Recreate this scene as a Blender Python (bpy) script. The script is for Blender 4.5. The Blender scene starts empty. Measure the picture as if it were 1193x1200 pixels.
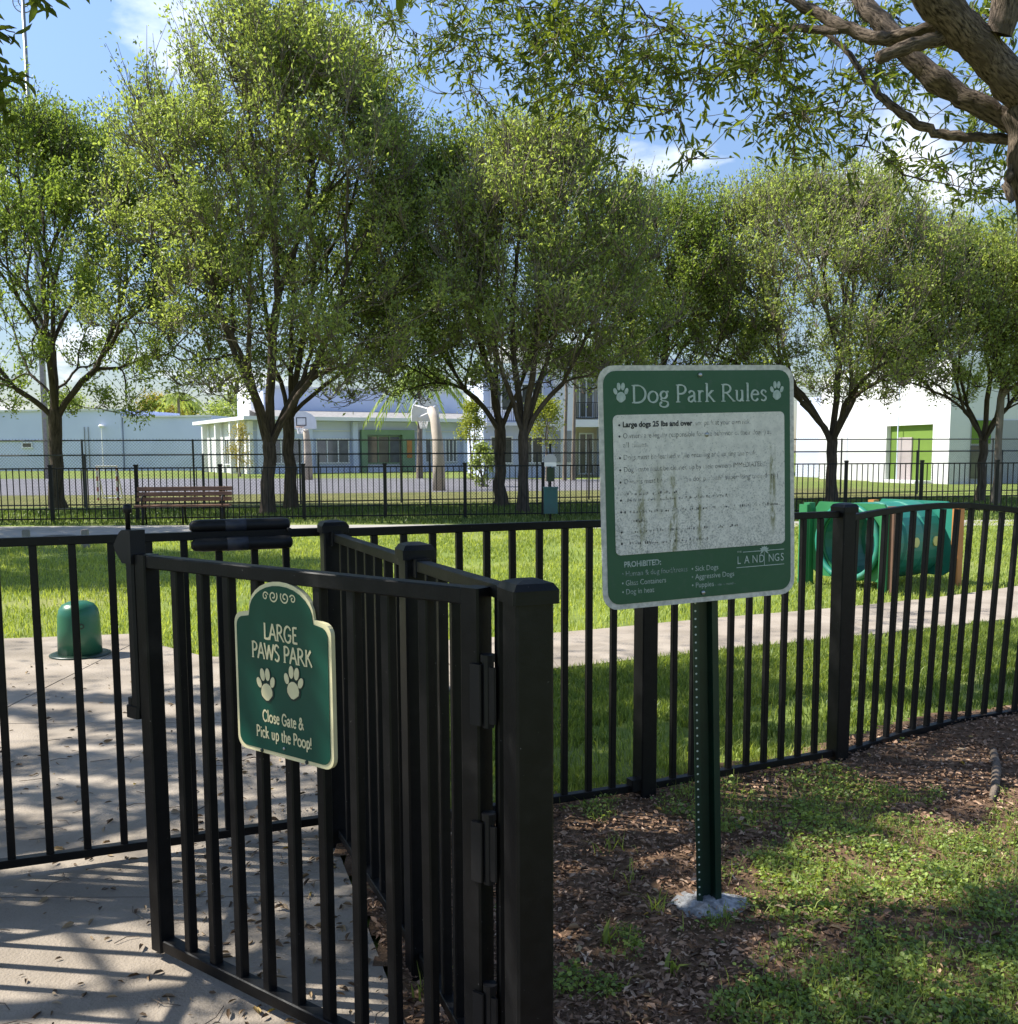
import bpy, math, random
import numpy as np
from mathutils import Vector, Matrix

random.seed(7)
RNG = np.random.default_rng(11)
SC = bpy.context.scene
COL = SC.collection
R = math.radians

# ------------------------------------------------------------------ camera
F_PX, CAM_H, PITCH, CY, ROLL = 1195.0, 1.5, 0.108, 660.7, -0.0048   # in pixels of a 1193 x 1200 frame
cam = bpy.data.cameras.new('camera')
cam.sensor_fit = 'HORIZONTAL'
cam.sensor_width = 36.0
cam.lens = 36.0 * F_PX / 1193.0
cam.shift_y = (CY - 600.0) / 1193.0
cam.clip_start = 0.05
cam.clip_end = 3000.0
cam_ob = bpy.data.objects.new('camera', cam)
COL.objects.link(cam_ob)
cam_ob.matrix_world = (Matrix.Translation((0, 0, CAM_H)) @ Matrix.Rotation(math.pi / 2 - PITCH, 4, 'X')
                       @ Matrix.Rotation(ROLL, 4, 'Z'))
SC.camera = cam_ob

# ------------------------------------------------------------------ sun, sky, exposure
SUN_EL, SUN_AZ = R(49), R(8)          # from the left, a little beyond
TO_SUN = np.array([-math.cos(SUN_EL) * math.cos(SUN_AZ), math.cos(SUN_EL) * math.sin(SUN_AZ), math.sin(SUN_EL)])
sun = bpy.data.lights.new('sun', 'SUN')
sun.energy = 5.0
sun.angle = R(0.53)
sun.color = (1.0, 0.96, 0.88)
sun_ob = bpy.data.objects.new('sun', sun)
COL.objects.link(sun_ob)
sun_ob.rotation_euler = Vector(TO_SUN).to_track_quat('Z', 'Y').to_euler()
sun_ob.location = (-20, 5, 30)

world = bpy.data.worlds.new('World')
SC.world = world
world.use_nodes = True
wn, wl = world.node_tree.nodes, world.node_tree.links
wn.clear()
w_out = wn.new('ShaderNodeOutputWorld')
w_bg = wn.new('ShaderNodeBackground')
w_bg.inputs['Strength'].default_value = 0.135
w_sky = wn.new('ShaderNodeTexSky')
w_sky.sky_type = 'NISHITA'
w_sky.sun_disc = False
w_sky.sun_elevation = SUN_EL
w_sky.sun_rotation = R(278)
w_sky.air_density = 1.15
w_sky.dust_density = 0.4
w_sky.ozone_density = 2.0
w_tc = wn.new('ShaderNodeTexCoord')
w_sep = wn.new('ShaderNodeSeparateXYZ')
wl.new(w_tc.outputs['Generated'], w_sep.inputs[0])
w_zadd = wn.new('ShaderNodeMath'); w_zadd.operation = 'ADD'; w_zadd.inputs[1].default_value = 0.22
wl.new(w_sep.outputs[2], w_zadd.inputs[0])
w_dx = wn.new('ShaderNodeMath'); w_dx.operation = 'DIVIDE'
w_dy = wn.new('ShaderNodeMath'); w_dy.operation = 'DIVIDE'
wl.new(w_sep.outputs[0], w_dx.inputs[0]); wl.new(w_zadd.outputs[0], w_dx.inputs[1])
wl.new(w_sep.outputs[1], w_dy.inputs[0]); wl.new(w_zadd.outputs[0], w_dy.inputs[1])
w_cmb = wn.new('ShaderNodeCombineXYZ')
wl.new(w_dx.outputs[0], w_cmb.inputs[0]); wl.new(w_dy.outputs[0], w_cmb.inputs[1])
w_n = wn.new('ShaderNodeTexNoise')
w_n.inputs['Scale'].default_value = 2.2
w_n.inputs['Detail'].default_value = 7.0
w_n.inputs['Roughness'].default_value = 0.55
w_map = wn.new('ShaderNodeMapping')
w_map.inputs['Location'].default_value = (8.55, 15.45, 1.85)
wl.new(w_cmb.outputs[0], w_map.inputs['Vector'])
wl.new(w_map.outputs[0], w_n.inputs['Vector'])
w_cr = wn.new('ShaderNodeValToRGB')
w_cr.color_ramp.elements[0].position = 0.56
w_cr.color_ramp.elements[0].color = (0, 0, 0, 1)
w_cr.color_ramp.elements[1].position = 0.74
w_cr.color_ramp.elements[1].color = (1, 1, 1, 1)
wl.new(w_n.outputs['Fac'], w_cr.inputs[0])
w_mix = wn.new('ShaderNodeMix'); w_mix.data_type = 'RGBA'
w_gain = wn.new('ShaderNodeMix'); w_gain.data_type = 'RGBA'; w_gain.blend_type = 'MULTIPLY'
w_gain.inputs[0].default_value = 1.0
w_gain.inputs[7].default_value = (0.84, 0.86, 0.96, 1)
wl.new(w_sky.outputs[0], w_gain.inputs[6])
w_hz = wn.new('ShaderNodeMapRange'); w_hz.interpolation_type = 'SMOOTHSTEP'
w_hz.inputs[1].default_value = 0.0; w_hz.inputs[2].default_value = 0.45; w_hz.inputs[3].default_value = 0.50; w_hz.inputs[4].default_value = 1.0
wl.new(w_sep.outputs[2], w_hz.inputs[0])
w_hm = wn.new('ShaderNodeMix'); w_hm.data_type = 'RGBA'; w_hm.blend_type = 'MULTIPLY'; w_hm.inputs[0].default_value = 1.0
wl.new(w_gain.outputs[2], w_hm.inputs[6]); wl.new(w_hz.outputs[0], w_hm.inputs[7])
wl.new(w_cr.outputs[0], w_mix.inputs[0])
wl.new(w_hm.outputs[2], w_mix.inputs[6])
w_mix.inputs[7].default_value = (7.0, 7.1, 7.3, 1)
wl.new(w_mix.outputs[2], w_bg.inputs['Color'])
wl.new(w_bg.outputs[0], w_out.inputs['Surface'])

SC.view_settings.view_transform = 'Standard'
SC.view_settings.look = 'None'
SC.view_settings.gamma = 1.0
SC.view_settings.exposure = 0.85
SC.view_settings.use_curve_mapping = False
SC.render.engine = 'CYCLES'
SC.cycles.max_bounces = 8
SC.cycles.transparent_max_bounces = 12
SC.cycles.use_denoising = True

# ------------------------------------------------------------------ surveying: photo measurement <-> place
_cp, _sp, _cr, _sr = math.cos(PITCH), math.sin(PITCH), math.cos(ROLL), math.sin(ROLL)


def _ray(px, py):
    a, b = px - 597.0, py - CY
    u, v = _cr * a + _sr * b, -_sr * a + _cr * b
    return np.array([u, F_PX * _cp - v * _sp, -F_PX * _sp - v * _cp])


def at(px, py, z=0.0):                       # point on the level z
    d = _ray(px, py)
    t = (z - CAM_H) / d[2]
    return Vector((d[0] * t, d[1] * t, z))


def aty(px, py, y):                          # point at the distance y
    d = _ray(px, py)
    t = y / d[1]
    return Vector((d[0] * t, y, CAM_H + d[2] * t))


def project(P):                              # (N,3) -> pixels
    P = np.asarray(P, dtype=float)
    x, y, z = P[:, 0], P[:, 1], P[:, 2] - CAM_H
    f = np.maximum(y * _cp - z * _sp, 1e-3)
    d = -y * _sp - z * _cp
    u, v = F_PX * x / f, F_PX * d / f
    return 597 + _cr * u - _sr * v, CY + _sr * u + _cr * v


# ------------------------------------------------------------------ value noise for scattering
_lat = np.random.default_rng(3).random((256, 256))


def vnoise(x, y, s=1.0, seed=0):
    x = np.asarray(x) * s + seed * 17.3
    y = np.asarray(y) * s + seed * 5.9
    xi, yi = np.floor(x).astype(int), np.floor(y).astype(int)
    fx, fy = x - xi, y - yi
    fx, fy = fx * fx * (3 - 2 * fx), fy * fy * (3 - 2 * fy)
    g = lambda i, j: _lat[i % 256, j % 256]
    return ((g(xi, yi) * (1 - fx) + g(xi + 1, yi) * fx) * (1 - fy)
            + (g(xi, yi + 1) * (1 - fx) + g(xi + 1, yi + 1) * fx) * fy)


def fnoise(x, y, s=1.0, seed=0):
    return (vnoise(x, y, s, seed) * 0.55 + vnoise(x, y, s * 2.1, seed + 1) * 0.3 + vnoise(x, y, s * 4.3, seed + 2) * 0.15)


def sstep(a, b, x):
    t = np.clip((x - a) / (b - a), 0, 1)
    return t * t * (3 - 2 * t)


# ------------------------------------------------------------------ materials
MATS = {}


def new_mat(name):
    m = bpy.data.materials.new(name)
    m.use_nodes = True
    n, l = m.node_tree.nodes, m.node_tree.links
    b = n['Principled BSDF']
    return m, n, l, b


def mat(name, c1, c2=None, scale=8.0, rough=0.6, spec=0.5, bump=0.0, bscale=None, metallic=0.0, detail=5.0,
        lo=0.35, hi=0.65, stretch=None, c3=None, c3scale=1.0, c3lo=0.5, c3hi=0.65, coat=0.0):
    if name in MATS:
        return MATS[name]
    m, n, l, b = new_mat(name)
    b.inputs['Roughness'].default_value = rough
    b.inputs['Specular IOR Level'].default_value = spec
    b.inputs['Metallic'].default_value = metallic
    if coat:
        b.inputs['Coat Weight'].default_value = coat
    tc = n.new('ShaderNodeTexCoord')
    vec = tc.outputs['Object']
    if stretch:
        mp = n.new('ShaderNodeMapping'); mp.inputs['Scale'].default_value = stretch
        l.new(vec, mp.inputs[0]); vec = mp.outputs[0]
    c2 = c2 or tuple(x * 0.75 for x in c1)
    nz = n.new('ShaderNodeTexNoise')
    nz.inputs['Scale'].default_value = scale
    nz.inputs['Detail'].default_value = detail
    l.new(vec, nz.inputs['Vector'])
    rp = n.new('ShaderNodeValToRGB')
    rp.color_ramp.elements[0].position = lo; rp.color_ramp.elements[0].color = (*c1, 1)
    rp.color_ramp.elements[1].position = hi; rp.color_ramp.elements[1].color = (*c2, 1)
    l.new(nz.outputs['Fac'], rp.inputs[0])
    col = rp.outputs[0]
    if c3:
        n3 = n.new('ShaderNodeTexNoise'); n3.inputs['Scale'].default_value = c3scale; n3.inputs['Detail'].default_value = 4
        l.new(vec, n3.inputs['Vector'])
        r3 = n.new('ShaderNodeMapRange'); r3.inputs[1].default_value = c3lo; r3.inputs[2].default_value = c3hi
        l.new(n3.outputs['Fac'], r3.inputs[0])
        mx = n.new('ShaderNodeMix'); mx.data_type = 'RGBA'
        l.new(r3.outputs[0], mx.inputs[0]); l.new(col, mx.inputs[6]); mx.inputs[7].default_value = (*c3, 1)
        col = mx.outputs[2]
    l.new(col, b.inputs['Base Color'])
    if bump:
        nb = n.new('ShaderNodeTexNoise'); nb.inputs['Scale'].default_value = bscale or scale * 4
        nb.inputs['Detail'].default_value = 4
        l.new(vec, nb.inputs['Vector'])
        bp = n.new('ShaderNodeBump'); bp.inputs['Strength'].default_value = bump; bp.inputs['Distance'].default_value = 0.01
        l.new(nb.outputs['Fac'], bp.inputs['Height']); l.new(bp.outputs[0], b.inputs['Normal'])
    MATS[name] = m
    return m


def leaf_mat(name, dark, light, trans=0.45, rough=0.45, tcol=None):
    """leaf: colour from the per-leaf 'tint', translucent"""
    m, n, l, b = new_mat(name)
    b.inputs['Roughness'].default_value = rough
    b.inputs['Specular IOR Level'].default_value = 0.4
    at_ = n.new('ShaderNodeAttribute'); at_.attribute_name = 'tint'
    rp = n.new('ShaderNodeValToRGB')
    rp.color_ramp.elements[0].color = (*dark, 1)
    rp.color_ramp.elements[1].color = (*light, 1)
    l.new(at_.outputs['Fac'], rp.inputs[0])
    l.new(rp.outputs[0], b.inputs['Base Color'])
    tr = n.new('ShaderNodeBsdfTranslucent')
    mul = n.new('ShaderNodeMix'); mul.data_type = 'RGBA'; mul.blend_type = 'MULTIPLY'; mul.inputs[0].default_value = 1
    l.new(rp.outputs[0], mul.inputs[6]); mul.inputs[7].default_value = (*(tcol or (1.5, 1.4, 0.6)), 1)
    l.new(mul.outputs[2], tr.inputs[0])
    ms = n.new('ShaderNodeMixShader'); ms.inputs[0].default_value = trans
    l.new(b.outputs[0], ms.inputs[1]); l.new(tr.outputs[0], ms.inputs[2])
    l.new(ms.outputs[0], n['Material Output'].inputs['Surface'])
    MATS[name] = m
    return m


def ramp_mat(name, stops, rough=0.8, spec=0.3):
    """solid litter: colour picked by 'tint' from several stops"""
    m, n, l, b = new_mat(name)
    b.inputs['Roughness'].default_value = rough
    b.inputs['Specular IOR Level'].default_value = spec
    at_ = n.new('ShaderNodeAttribute'); at_.attribute_name = 'tint'
    rp = n.new('ShaderNodeValToRGB')
    e = rp.color_ramp.elements
    e[0].position = stops[0][0]; e[0].color = (*stops[0][1], 1)
    e[1].position = stops[-1][0]; e[1].color = (*stops[-1][1], 1)
    for p, c in stops[1:-1]:
        q = e.new(p); q.color = (*c, 1)
    l.new(at_.outputs['Fac'], rp.inputs[0]); l.new(rp.outputs[0], b.inputs['Base Color'])
    MATS[name] = m
    return m


M_BLACK = mat('black_powder_coat', (0.003, 0.003, 0.0034), (0.006, 0.006, 0.0064), scale=30, rough=0.45, spec=0.24, bump=0.06, bscale=140,
              c3=(0.022, 0.021, 0.019), c3scale=9, c3lo=0.6, c3hi=0.85)
M_BLACKM = mat('black_plastic', (0.005, 0.005, 0.006), (0.009, 0.009, 0.01), scale=12, rough=0.5, spec=0.3)
def add_specks(m, scale=150.0, thr=0.765, col=(0.25, 0.24, 0.225)):
    n, l = m.node_tree.nodes, m.node_tree.links
    b = n['Principled BSDF']
    src = b.inputs['Base Color'].links[0].from_socket
    tc = n.new('ShaderNodeTexCoord'); gm = n.new('ShaderNodeNewGeometry')
    q = n.new('ShaderNodeTexNoise'); q.inputs['Scale'].default_value = scale; q.inputs['Detail'].default_value = 2
    l.new(gm.outputs['Position'], q.inputs['Vector'])
    r = n.new('ShaderNodeMapRange'); r.inputs[1].default_value = thr; r.inputs[2].default_value = thr + .04
    l.new(q.outputs['Fac'], r.inputs[0])
    mx = n.new('ShaderNodeMix'); mx.data_type = 'RGBA'
    l.new(r.outputs[0], mx.inputs[0]); l.new(src, mx.inputs[6]); mx.inputs[7].default_value = (*col, 1)
    l.new(mx.outputs[2], b.inputs['Base Color'])


add_specks(M_BLACK)
M_FAR_BLACK = mat('black_fence_paint', (0.006, 0.006, 0.006), (0.01, 0.01, 0.01), scale=20, rough=0.5, spec=0.3)
M_CONC = mat('concrete', (0.39, 0.332, 0.268), (0.29, 0.242, 0.19), scale=2.2, rough=0.9, spec=0.2, bump=0.5, bscale=110, detail=9,
             c3=(0.21, 0.18, 0.145), c3scale=1.1, c3lo=0.52, c3hi=0.78)
M_CONC_FAR = mat('weathered_concrete', (0.40, 0.37, 0.33), (0.32, 0.30, 0.27), scale=0.8, rough=0.9, spec=0.2)
M_SOIL = mat('soil', (0.10, 0.064, 0.04), (0.185, 0.118, 0.074), scale=9, rough=1.0, spec=0.1, bump=1.0, bscale=60)
M_LAWN = mat('lawn_ground', (0.20, 0.25, 0.06), (0.14, 0.185, 0.045), scale=1.3, rough=1.0, spec=0.1, bump=0.8, bscale=30,
             c3=(0.24, 0.235, 0.09), c3scale=0.35, c3lo=0.5, c3hi=0.75)
M_DRY = mat('dry_grass_ground', (0.20, 0.19, 0.075), (0.13, 0.14, 0.045), scale=1.2, rough=1.0, spec=0.1)
M_COURT = mat('court_asphalt', (0.20, 0.19, 0.20), (0.165, 0.16, 0.17), scale=0.6, rough=0.9, spec=0.2)
def bark_mat(name, c1, c2, scale, bump, stretch=0.16, c3=None):
    """bark: ridges run along the limb ('grain' = round the limb, round the limb, along)"""
    m, n, l, b = new_mat(name)
    b.inputs['Roughness'].default_value = 0.95
    b.inputs['Specular IOR Level'].default_value = 0.15
    a = n.new('ShaderNodeAttribute'); a.attribute_name = 'grain'
    mp = n.new('ShaderNodeMapping'); mp.inputs['Scale'].default_value = (1, 1, stretch)
    l.new(a.outputs['Vector'], mp.inputs[0])
    q = n.new('ShaderNodeTexNoise'); q.inputs['Scale'].default_value = scale; q.inputs['Detail'].default_value = 6; q.inputs['Roughness'].default_value = 0.65
    l.new(mp.outputs[0], q.inputs['Vector'])
    rp = n.new('ShaderNodeValToRGB')
    rp.color_ramp.elements[0].position = 0.38; rp.color_ramp.elements[0].color = (*c2, 1)
    rp.color_ramp.elements[1].position = 0.62; rp.color_ramp.elements[1].color = (*c1, 1)
    l.new(q.outputs['Fac'], rp.inputs[0])
    q2 = n.new('ShaderNodeTexNoise'); q2.inputs['Scale'].default_value = scale * .12; q2.inputs['Detail'].default_value = 3
    l.new(a.outputs['Vector'], q2.inputs['Vector'])
    mx = n.new('ShaderNodeMix'); mx.data_type = 'RGBA'
    r2 = n.new('ShaderNodeMapRange'); r2.inputs[1].default_value = .45; r2.inputs[2].default_value = .7
    l.new(q2.outputs['Fac'], r2.inputs[0]); l.new(r2.outputs[0], mx.inputs[0]); l.new(rp.outputs[0], mx.inputs[6])
    mx.inputs[7].default_value = (*(c3 or c2), 1)
    l.new(mx.outputs[2], b.inputs['Base Color'])
    bp = n.new('ShaderNodeBump'); bp.inputs['Strength'].default_value = bump; bp.inputs['Distance'].default_value = 0.02
    l.new(q.outputs['Fac'], bp.inputs['Height']); l.new(bp.outputs[0], b.inputs['Normal'])
    MATS[name] = m
    return m


M_BARK = bark_mat('bark', (0.13, 0.10, 0.078), (0.05, 0.039, 0.031), 22, 0.9, c3=(0.09, 0.072, 0.058))
M_BARK_PALE = bark_mat('pale_twig_bark', (0.27, 0.225, 0.18), (0.13, 0.105, 0.08), 14, 0.5, c3=(0.2, 0.17, 0.14))
M_BARK_NEAR = bark_mat('furrowed_bark', (0.27, 0.21, 0.16), (0.03, 0.023, 0.018), 95, 1.0, 0.24, c3=(0.115, 0.09, 0.07))
M_LEAF = leaf_mat('tree_leaf', (0.085, 0.125, 0.036), (0.33, 0.41, 0.115), 0.5, tcol=(1.35, 1.4, 0.6))
M_LEAF_PALE = leaf_mat('pale_tree_leaf', (0.14, 0.18, 0.062), (0.47, 0.53, 0.185), 0.53, tcol=(1.35, 1.4, 0.65))
M_LEAF_NEAR = leaf_mat('near_leaf', (0.05, 0.08, 0.02), (0.20, 0.26, 0.045), 0.48, rough=0.35)
M_LEAF_YEL = leaf_mat('yellow_leaf', (0.22, 0.2, 0.03), (0.42, 0.34, 0.06), 0.4)
M_LEAF_LIME = leaf_mat('lime_leaf', (0.16, 0.2, 0.03), (0.34, 0.38, 0.07), 0.45)
M_GRASS = leaf_mat('grass_blade', (0.12, 0.18, 0.038), (0.44, 0.51, 0.135), 0.45, rough=0.5)
M_VERGE = leaf_mat('verge_blade', (0.05, 0.085, 0.02), (0.17, 0.235, 0.055), 0.35)
M_GRASS_DRY = leaf_mat('dry_grass_blade', (0.10, 0.12, 0.03), (0.27, 0.25, 0.09), 0.3)
M_COVER = leaf_mat('ground_cover_leaf', (0.075, 0.125, 0.028), (0.40, 0.51, 0.12), 0.4, rough=0.45)
M_MULCH = ramp_mat('mulch_chip', [(0.0, (0.10, 0.058, 0.036)), (0.45, (0.28, 0.168, 0.105)), (0.8, (0.46, 0.305, 0.205)), (1.0, (0.64, 0.49, 0.36))])
M_LITTER = ramp_mat('dead_leaf', [(0.0, (0.09, 0.055, 0.03)), (0.4, (0.20, 0.13, 0.07)), (0.75, (0.34, 0.24, 0.13)), (0.93, (0.40, 0.30, 0.2)), (1.0, (0.5, 0.33, 0.03))], rough=0.6)
M_WHITE = mat('white_stucco', (0.72, 0.72, 0.71), (0.65, 0.65, 0.64), scale=0.4, rough=0.85, spec=0.2)
M_SHADE_BLUE = mat('shade_blue_stucco', (0.60, 0.65, 0.80), (0.54, 0.59, 0.74), scale=0.25, rough=0.85, spec=0.2)  # white walls turned from the sun: blue of the shade put into the colour
M_SHADE_SIGN_GREY = mat('shade_and_sign_grey', (0.42, 0.43, 0.45), (0.36, 0.37, 0.39), scale=0.4, rough=0.85, spec=0.2)  # shade of white walls put into the colour; plain grey on the round sign
M_OLIVE = mat('olive_green_wall', (0.16, 0.25, 0.045), (0.13, 0.21, 0.04), scale=0.6, rough=0.8, spec=0.2)
M_SAGE = mat('sage_green_wall', (0.20, 0.30, 0.18), (0.17, 0.26, 0.15), scale=0.6, rough=0.8)
M_PINK = mat('pinkish_grey_door', (0.42, 0.36, 0.35), (0.38, 0.33, 0.32), scale=1, rough=0.6)
M_ROOF = mat('gravel_roof', (0.33, 0.31, 0.29), (0.24, 0.23, 0.22), scale=3, rough=0.95)
M_CREAM = mat('cream_wall', (0.62, 0.55, 0.42), (0.56, 0.5, 0.38), scale=0.6, rough=0.85)
M_GLASS = mat('dark_window_glass', (0.03, 0.035, 0.04), (0.10, 0.11, 0.10), scale=0.9, rough=0.08, spec=0.8)
M_GALV = mat('galvanised_steel', (0.30, 0.31, 0.32), (0.24, 0.25, 0.26), scale=6, rough=0.45, metallic=0.6)
M_WIRE = mat('black_vinyl_wire', (0.035, 0.036, 0.04), (0.05, 0.05, 0.055), scale=6, rough=0.5)
M_WOOD = mat('stained_wood_slat', (0.20, 0.095, 0.052), (0.12, 0.055, 0.03), scale=6, rough=0.6, stretch=(0.3, 4, 4), bump=0.2)
M_GREEN_POST = mat('dark_and_shade_green', (0.007, 0.030, 0.016), (0.005, 0.022, 0.012), scale=14, rough=0.4)  # sign post green darkened for the shade inside its channel
M_DOME = mat('green_plastic', (0.013, 0.115, 0.058), (0.02, 0.13, 0.07), scale=5, rough=0.33, c3=(0.07, 0.14, 0.09), c3scale=4, c3lo=0.5, c3hi=0.8)
M_TUNNEL = mat('teal_green_plastic', (0.016, 0.19, 0.13), (0.026, 0.22, 0.155), scale=3, rough=0.45, c3=(0.09, 0.2, 0.16), c3scale=5, c3lo=.6, c3hi=.85)
M_PANELGR = mat('kelly_green_plastic', (0.02, 0.17, 0.06), (0.03, 0.2, 0.075), scale=4, rough=0.5)
M_ORANGE = mat('orange_tan_plastic', (0.50, 0.21, 0.055), (0.42, 0.17, 0.045), scale=4, rough=0.55)
M_BROWN = mat('brown_plastic', (0.16, 0.085, 0.055), (0.12, 0.065, 0.042), scale=4, rough=0.6)
M_YELLOWPL = mat('pale_yellow_plastic', (0.60, 0.62, 0.22), (0.5, 0.52, 0.18), scale=5, rough=0.5)
M_TEALBIN = mat('blue_green_steel', (0.008, 0.075, 0.085), (0.01, 0.06, 0.07), scale=6, rough=0.45)
M_CREAM_PAINT = mat('cream_paint', (0.74, 0.67, 0.40), (0.68, 0.61, 0.36), scale=20, rough=0.4)
M_SIGN_GREEN = mat('glossy_sign_green', (0.004, 0.062, 0.040), (0.006, 0.07, 0.046), scale=10, rough=0.3, spec=0.4)
M_SIGN_INK = mat('sign_recess_ink', (0.006, 0.02, 0.016), (0.008, 0.025, 0.02), scale=10, rough=0.5)
M_RULE_GREEN = mat('weathered_sign_green', (0.020, 0.085, 0.034), (0.027, 0.098, 0.042), scale=6, rough=0.55, c3=(0.05, 0.10, 0.06), c3scale=40, c3lo=0.55, c3hi=0.9)
M_RULE_GREY = mat('weathered_sign_border', (0.70, 0.66, 0.57), (0.46, 0.44, 0.38), scale=60, rough=0.6, detail=6)
M_RULE_LET = mat('weathered_sign_lettering', (0.50, 0.56, 0.50), (0.34, 0.42, 0.36), scale=70, rough=0.6)
M_BOLT = mat('zinc_bolt', (0.45, 0.45, 0.44), (0.38, 0.38, 0.37), scale=30, rough=0.35, metallic=0.8)
M_CEMENT = mat('rough_cement', (0.40, 0.40, 0.40), (0.20, 0.20, 0.20), scale=45, rough=0.95, bump=1.0, bscale=70, lo=0.4, hi=0.6)
M_RED = mat('red_paint', (0.42, 0.16, 0.15), (0.36, 0.13, 0.12), scale=6, rough=0.6)
M_WHITEP = mat('white_paint', (0.78, 0.78, 0.78), (0.72, 0.72, 0.72), scale=6, rough=0.5)
M_CANVAS = mat('beige_pole_padding', (0.50, 0.425, 0.34), (0.43, 0.36, 0.285), scale=3, rough=0.8)
M_LABELTAG = mat('grey_blue_tag', (0.022, 0.025, 0.036), (0.018, 0.02, 0.03), scale=20, rough=0.5)
M_DEADWOOD = mat('dead_wood', (0.22, 0.175, 0.135), (0.11, 0.085, 0.065), scale=30, rough=0.95, spec=0.15, bump=0.8, bscale=60)
M_STONE = mat('grey_stone', (0.30, 0.28, 0.25), (0.22, 0.2, 0.18), scale=8, rough=0.9)


def weathered_panel_mat():
    m, n, l, b = new_mat('weathered_white_sign_face')
    b.inputs['Roughness'].default_value = 0.6
    tc = n.new('ShaderNodeTexCoord')
    sp = n.new('ShaderNodeSeparateXYZ'); l.new(tc.outputs['Object'], sp.inputs[0])

    def noise_(scale, detail=4, rough=0.6, st=None):
        q = n.new('ShaderNodeTexNoise'); q.inputs['Scale'].default_value = scale; q.inputs['Detail'].default_value = detail
        q.inputs['Roughness'].default_value = rough
        if st:
            mp = n.new('ShaderNodeMapping'); mp.inputs['Scale'].default_value = st
            l.new(tc.outputs['Object'], mp.inputs[0]); l.new(mp.outputs[0], q.inputs['Vector'])
        else:
            l.new(tc.outputs['Object'], q.inputs['Vector'])
        return q.outputs['Fac']

    def mrange(x, a, b_, c=0.0, d=1.0):
        q = n.new('ShaderNodeMapRange')
        for i, v in enumerate((a, b_, c, d)):
            q.inputs[i + 1].default_value = v
        l.new(x, q.inputs[0]); return q.outputs[0]

    def mth(op, x, y):
        q = n.new('ShaderNodeMath'); q.operation = op
        for i, v in enumerate((x, y)):
            if isinstance(v, (int, float)):
                q.inputs[i].default_value = v
            else:
                l.new(v, q.inputs[i])
        return q.outputs[0]

    def mixc(f, a, c):
        q = n.new('ShaderNodeMix'); q.data_type = 'RGBA'
        l.new(f, q.inputs[0])
        if isinstance(a, tuple):
            q.inputs[6].default_value = (*a, 1)
        else:
            l.new(a, q.inputs[6])
        q.inputs[7].default_value = (*c, 1)
        return q.outputs[2]

    low = mrange(sp.outputs[2], 0.16, -0.2, 0.0, 1.0)         # dirt grows towards the bottom of the panel
    speck = noise_(190, 4, 0.75)
    thr = mth('SUBTRACT', 0.575, mth('MULTIPLY', low, 0.09))
    sp_mask = mth('MULTIPLY', mrange(mth('SUBTRACT', speck, thr), 0.0, 0.1), mrange(noise_(9, 4), 0.3, 0.6, 0.35, 1.0))
    base = mixc(mrange(noise_(35, 5), 0.35, 0.7), (0.80, 0.75, 0.65), (0.62, 0.585, 0.51))
    c = mixc(mth('MULTIPLY', sp_mask, 0.72), base, (0.13, 0.135, 0.12))
    streak = None
    for x0, w, zt, zb, k in ((-0.105, 0.018, 0.06, -0.24, 1.0), (-0.215, 0.022, 0.04, -0.2, 0.6), (-0.012, 0.012, 0.0, -0.22, 0.6),
                             (0.258, 0.014, 0.13, -0.17, 0.9), (-0.15, 0.03, 0.1, -0.1, 0.35)):
        g = mth('SUBTRACT', 1.0, mth('MINIMUM', mth('ABSOLUTE', mth('DIVIDE', mth('SUBTRACT', sp.outputs[0], x0), w), 0.0), 1.0))
        g = mth('MULTIPLY', g, mrange(sp.outputs[2], zt, zt - 0.08))
        g = mth('MULTIPLY', g, mrange(sp.outputs[2], zb - 0.02, zb + 0.06))
        g = mth('MULTIPLY', g, k)
        streak = g if streak is None else mth('MAXIMUM', streak, g)
    st = mth('MULTIPLY', mrange(noise_(30, 6, 0.7, (2.0, 2.0, 0.6)), 0.42, 0.56), mrange(streak, 0.0, 0.5))
    c = mixc(mth('MULTIPLY', st, 0.85), c, (0.17, 0.165, 0.045))
    l.new(c, b.inputs['Base Color'])
    return m


def worn_ink_mat(name, col, thr=0.48, soft=0.12, scale=55.0, maxa=1.0):
    m, n, l, b = new_mat(name)
    b.inputs['Base Color'].default_value = (*col, 1)
    b.inputs['Roughness'].default_value = 0.6
    tc = n.new('ShaderNodeTexCoord')
    q = n.new('ShaderNodeTexNoise'); q.inputs['Scale'].default_value = scale; q.inputs['Detail'].default_value = 5
    l.new(tc.outputs['Object'], q.inputs['Vector'])
    r = n.new('ShaderNodeMapRange'); r.inputs[1].default_value = thr - soft; r.inputs[2].default_value = thr + soft
    r.inputs[4].default_value = maxa
    l.new(q.outputs['Fac'], r.inputs[0])
    l.new(r.outputs[0], b.inputs['Alpha'])
    return m


M_RULE_FACE = weathered_panel_mat()
M_INK_BOLD = worn_ink_mat('bold_print', (0.015, 0.017, 0.017), 0.30, 0.1, 40, 1.0)
M_INK_WORN = worn_ink_mat('worn_print', (0.05, 0.053, 0.052), 0.47, 0.13, 70, 0.85)
M_INK_FAINT = worn_ink_mat('faded_print', (0.04, 0.043, 0.04), 0.48, 0.1, 90, 0.8)
M_LET_WORN = worn_ink_mat('worn_light_print', (0.42, 0.48, 0.42), 0.34, 0.14, 70, 0.95)
M_LET_FAINT = worn_ink_mat('faded_light_print', (0.36, 0.42, 0.37), 0.42, 0.14, 70, 0.85)

# ------------------------------------------------------------------ mesh helpers


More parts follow.
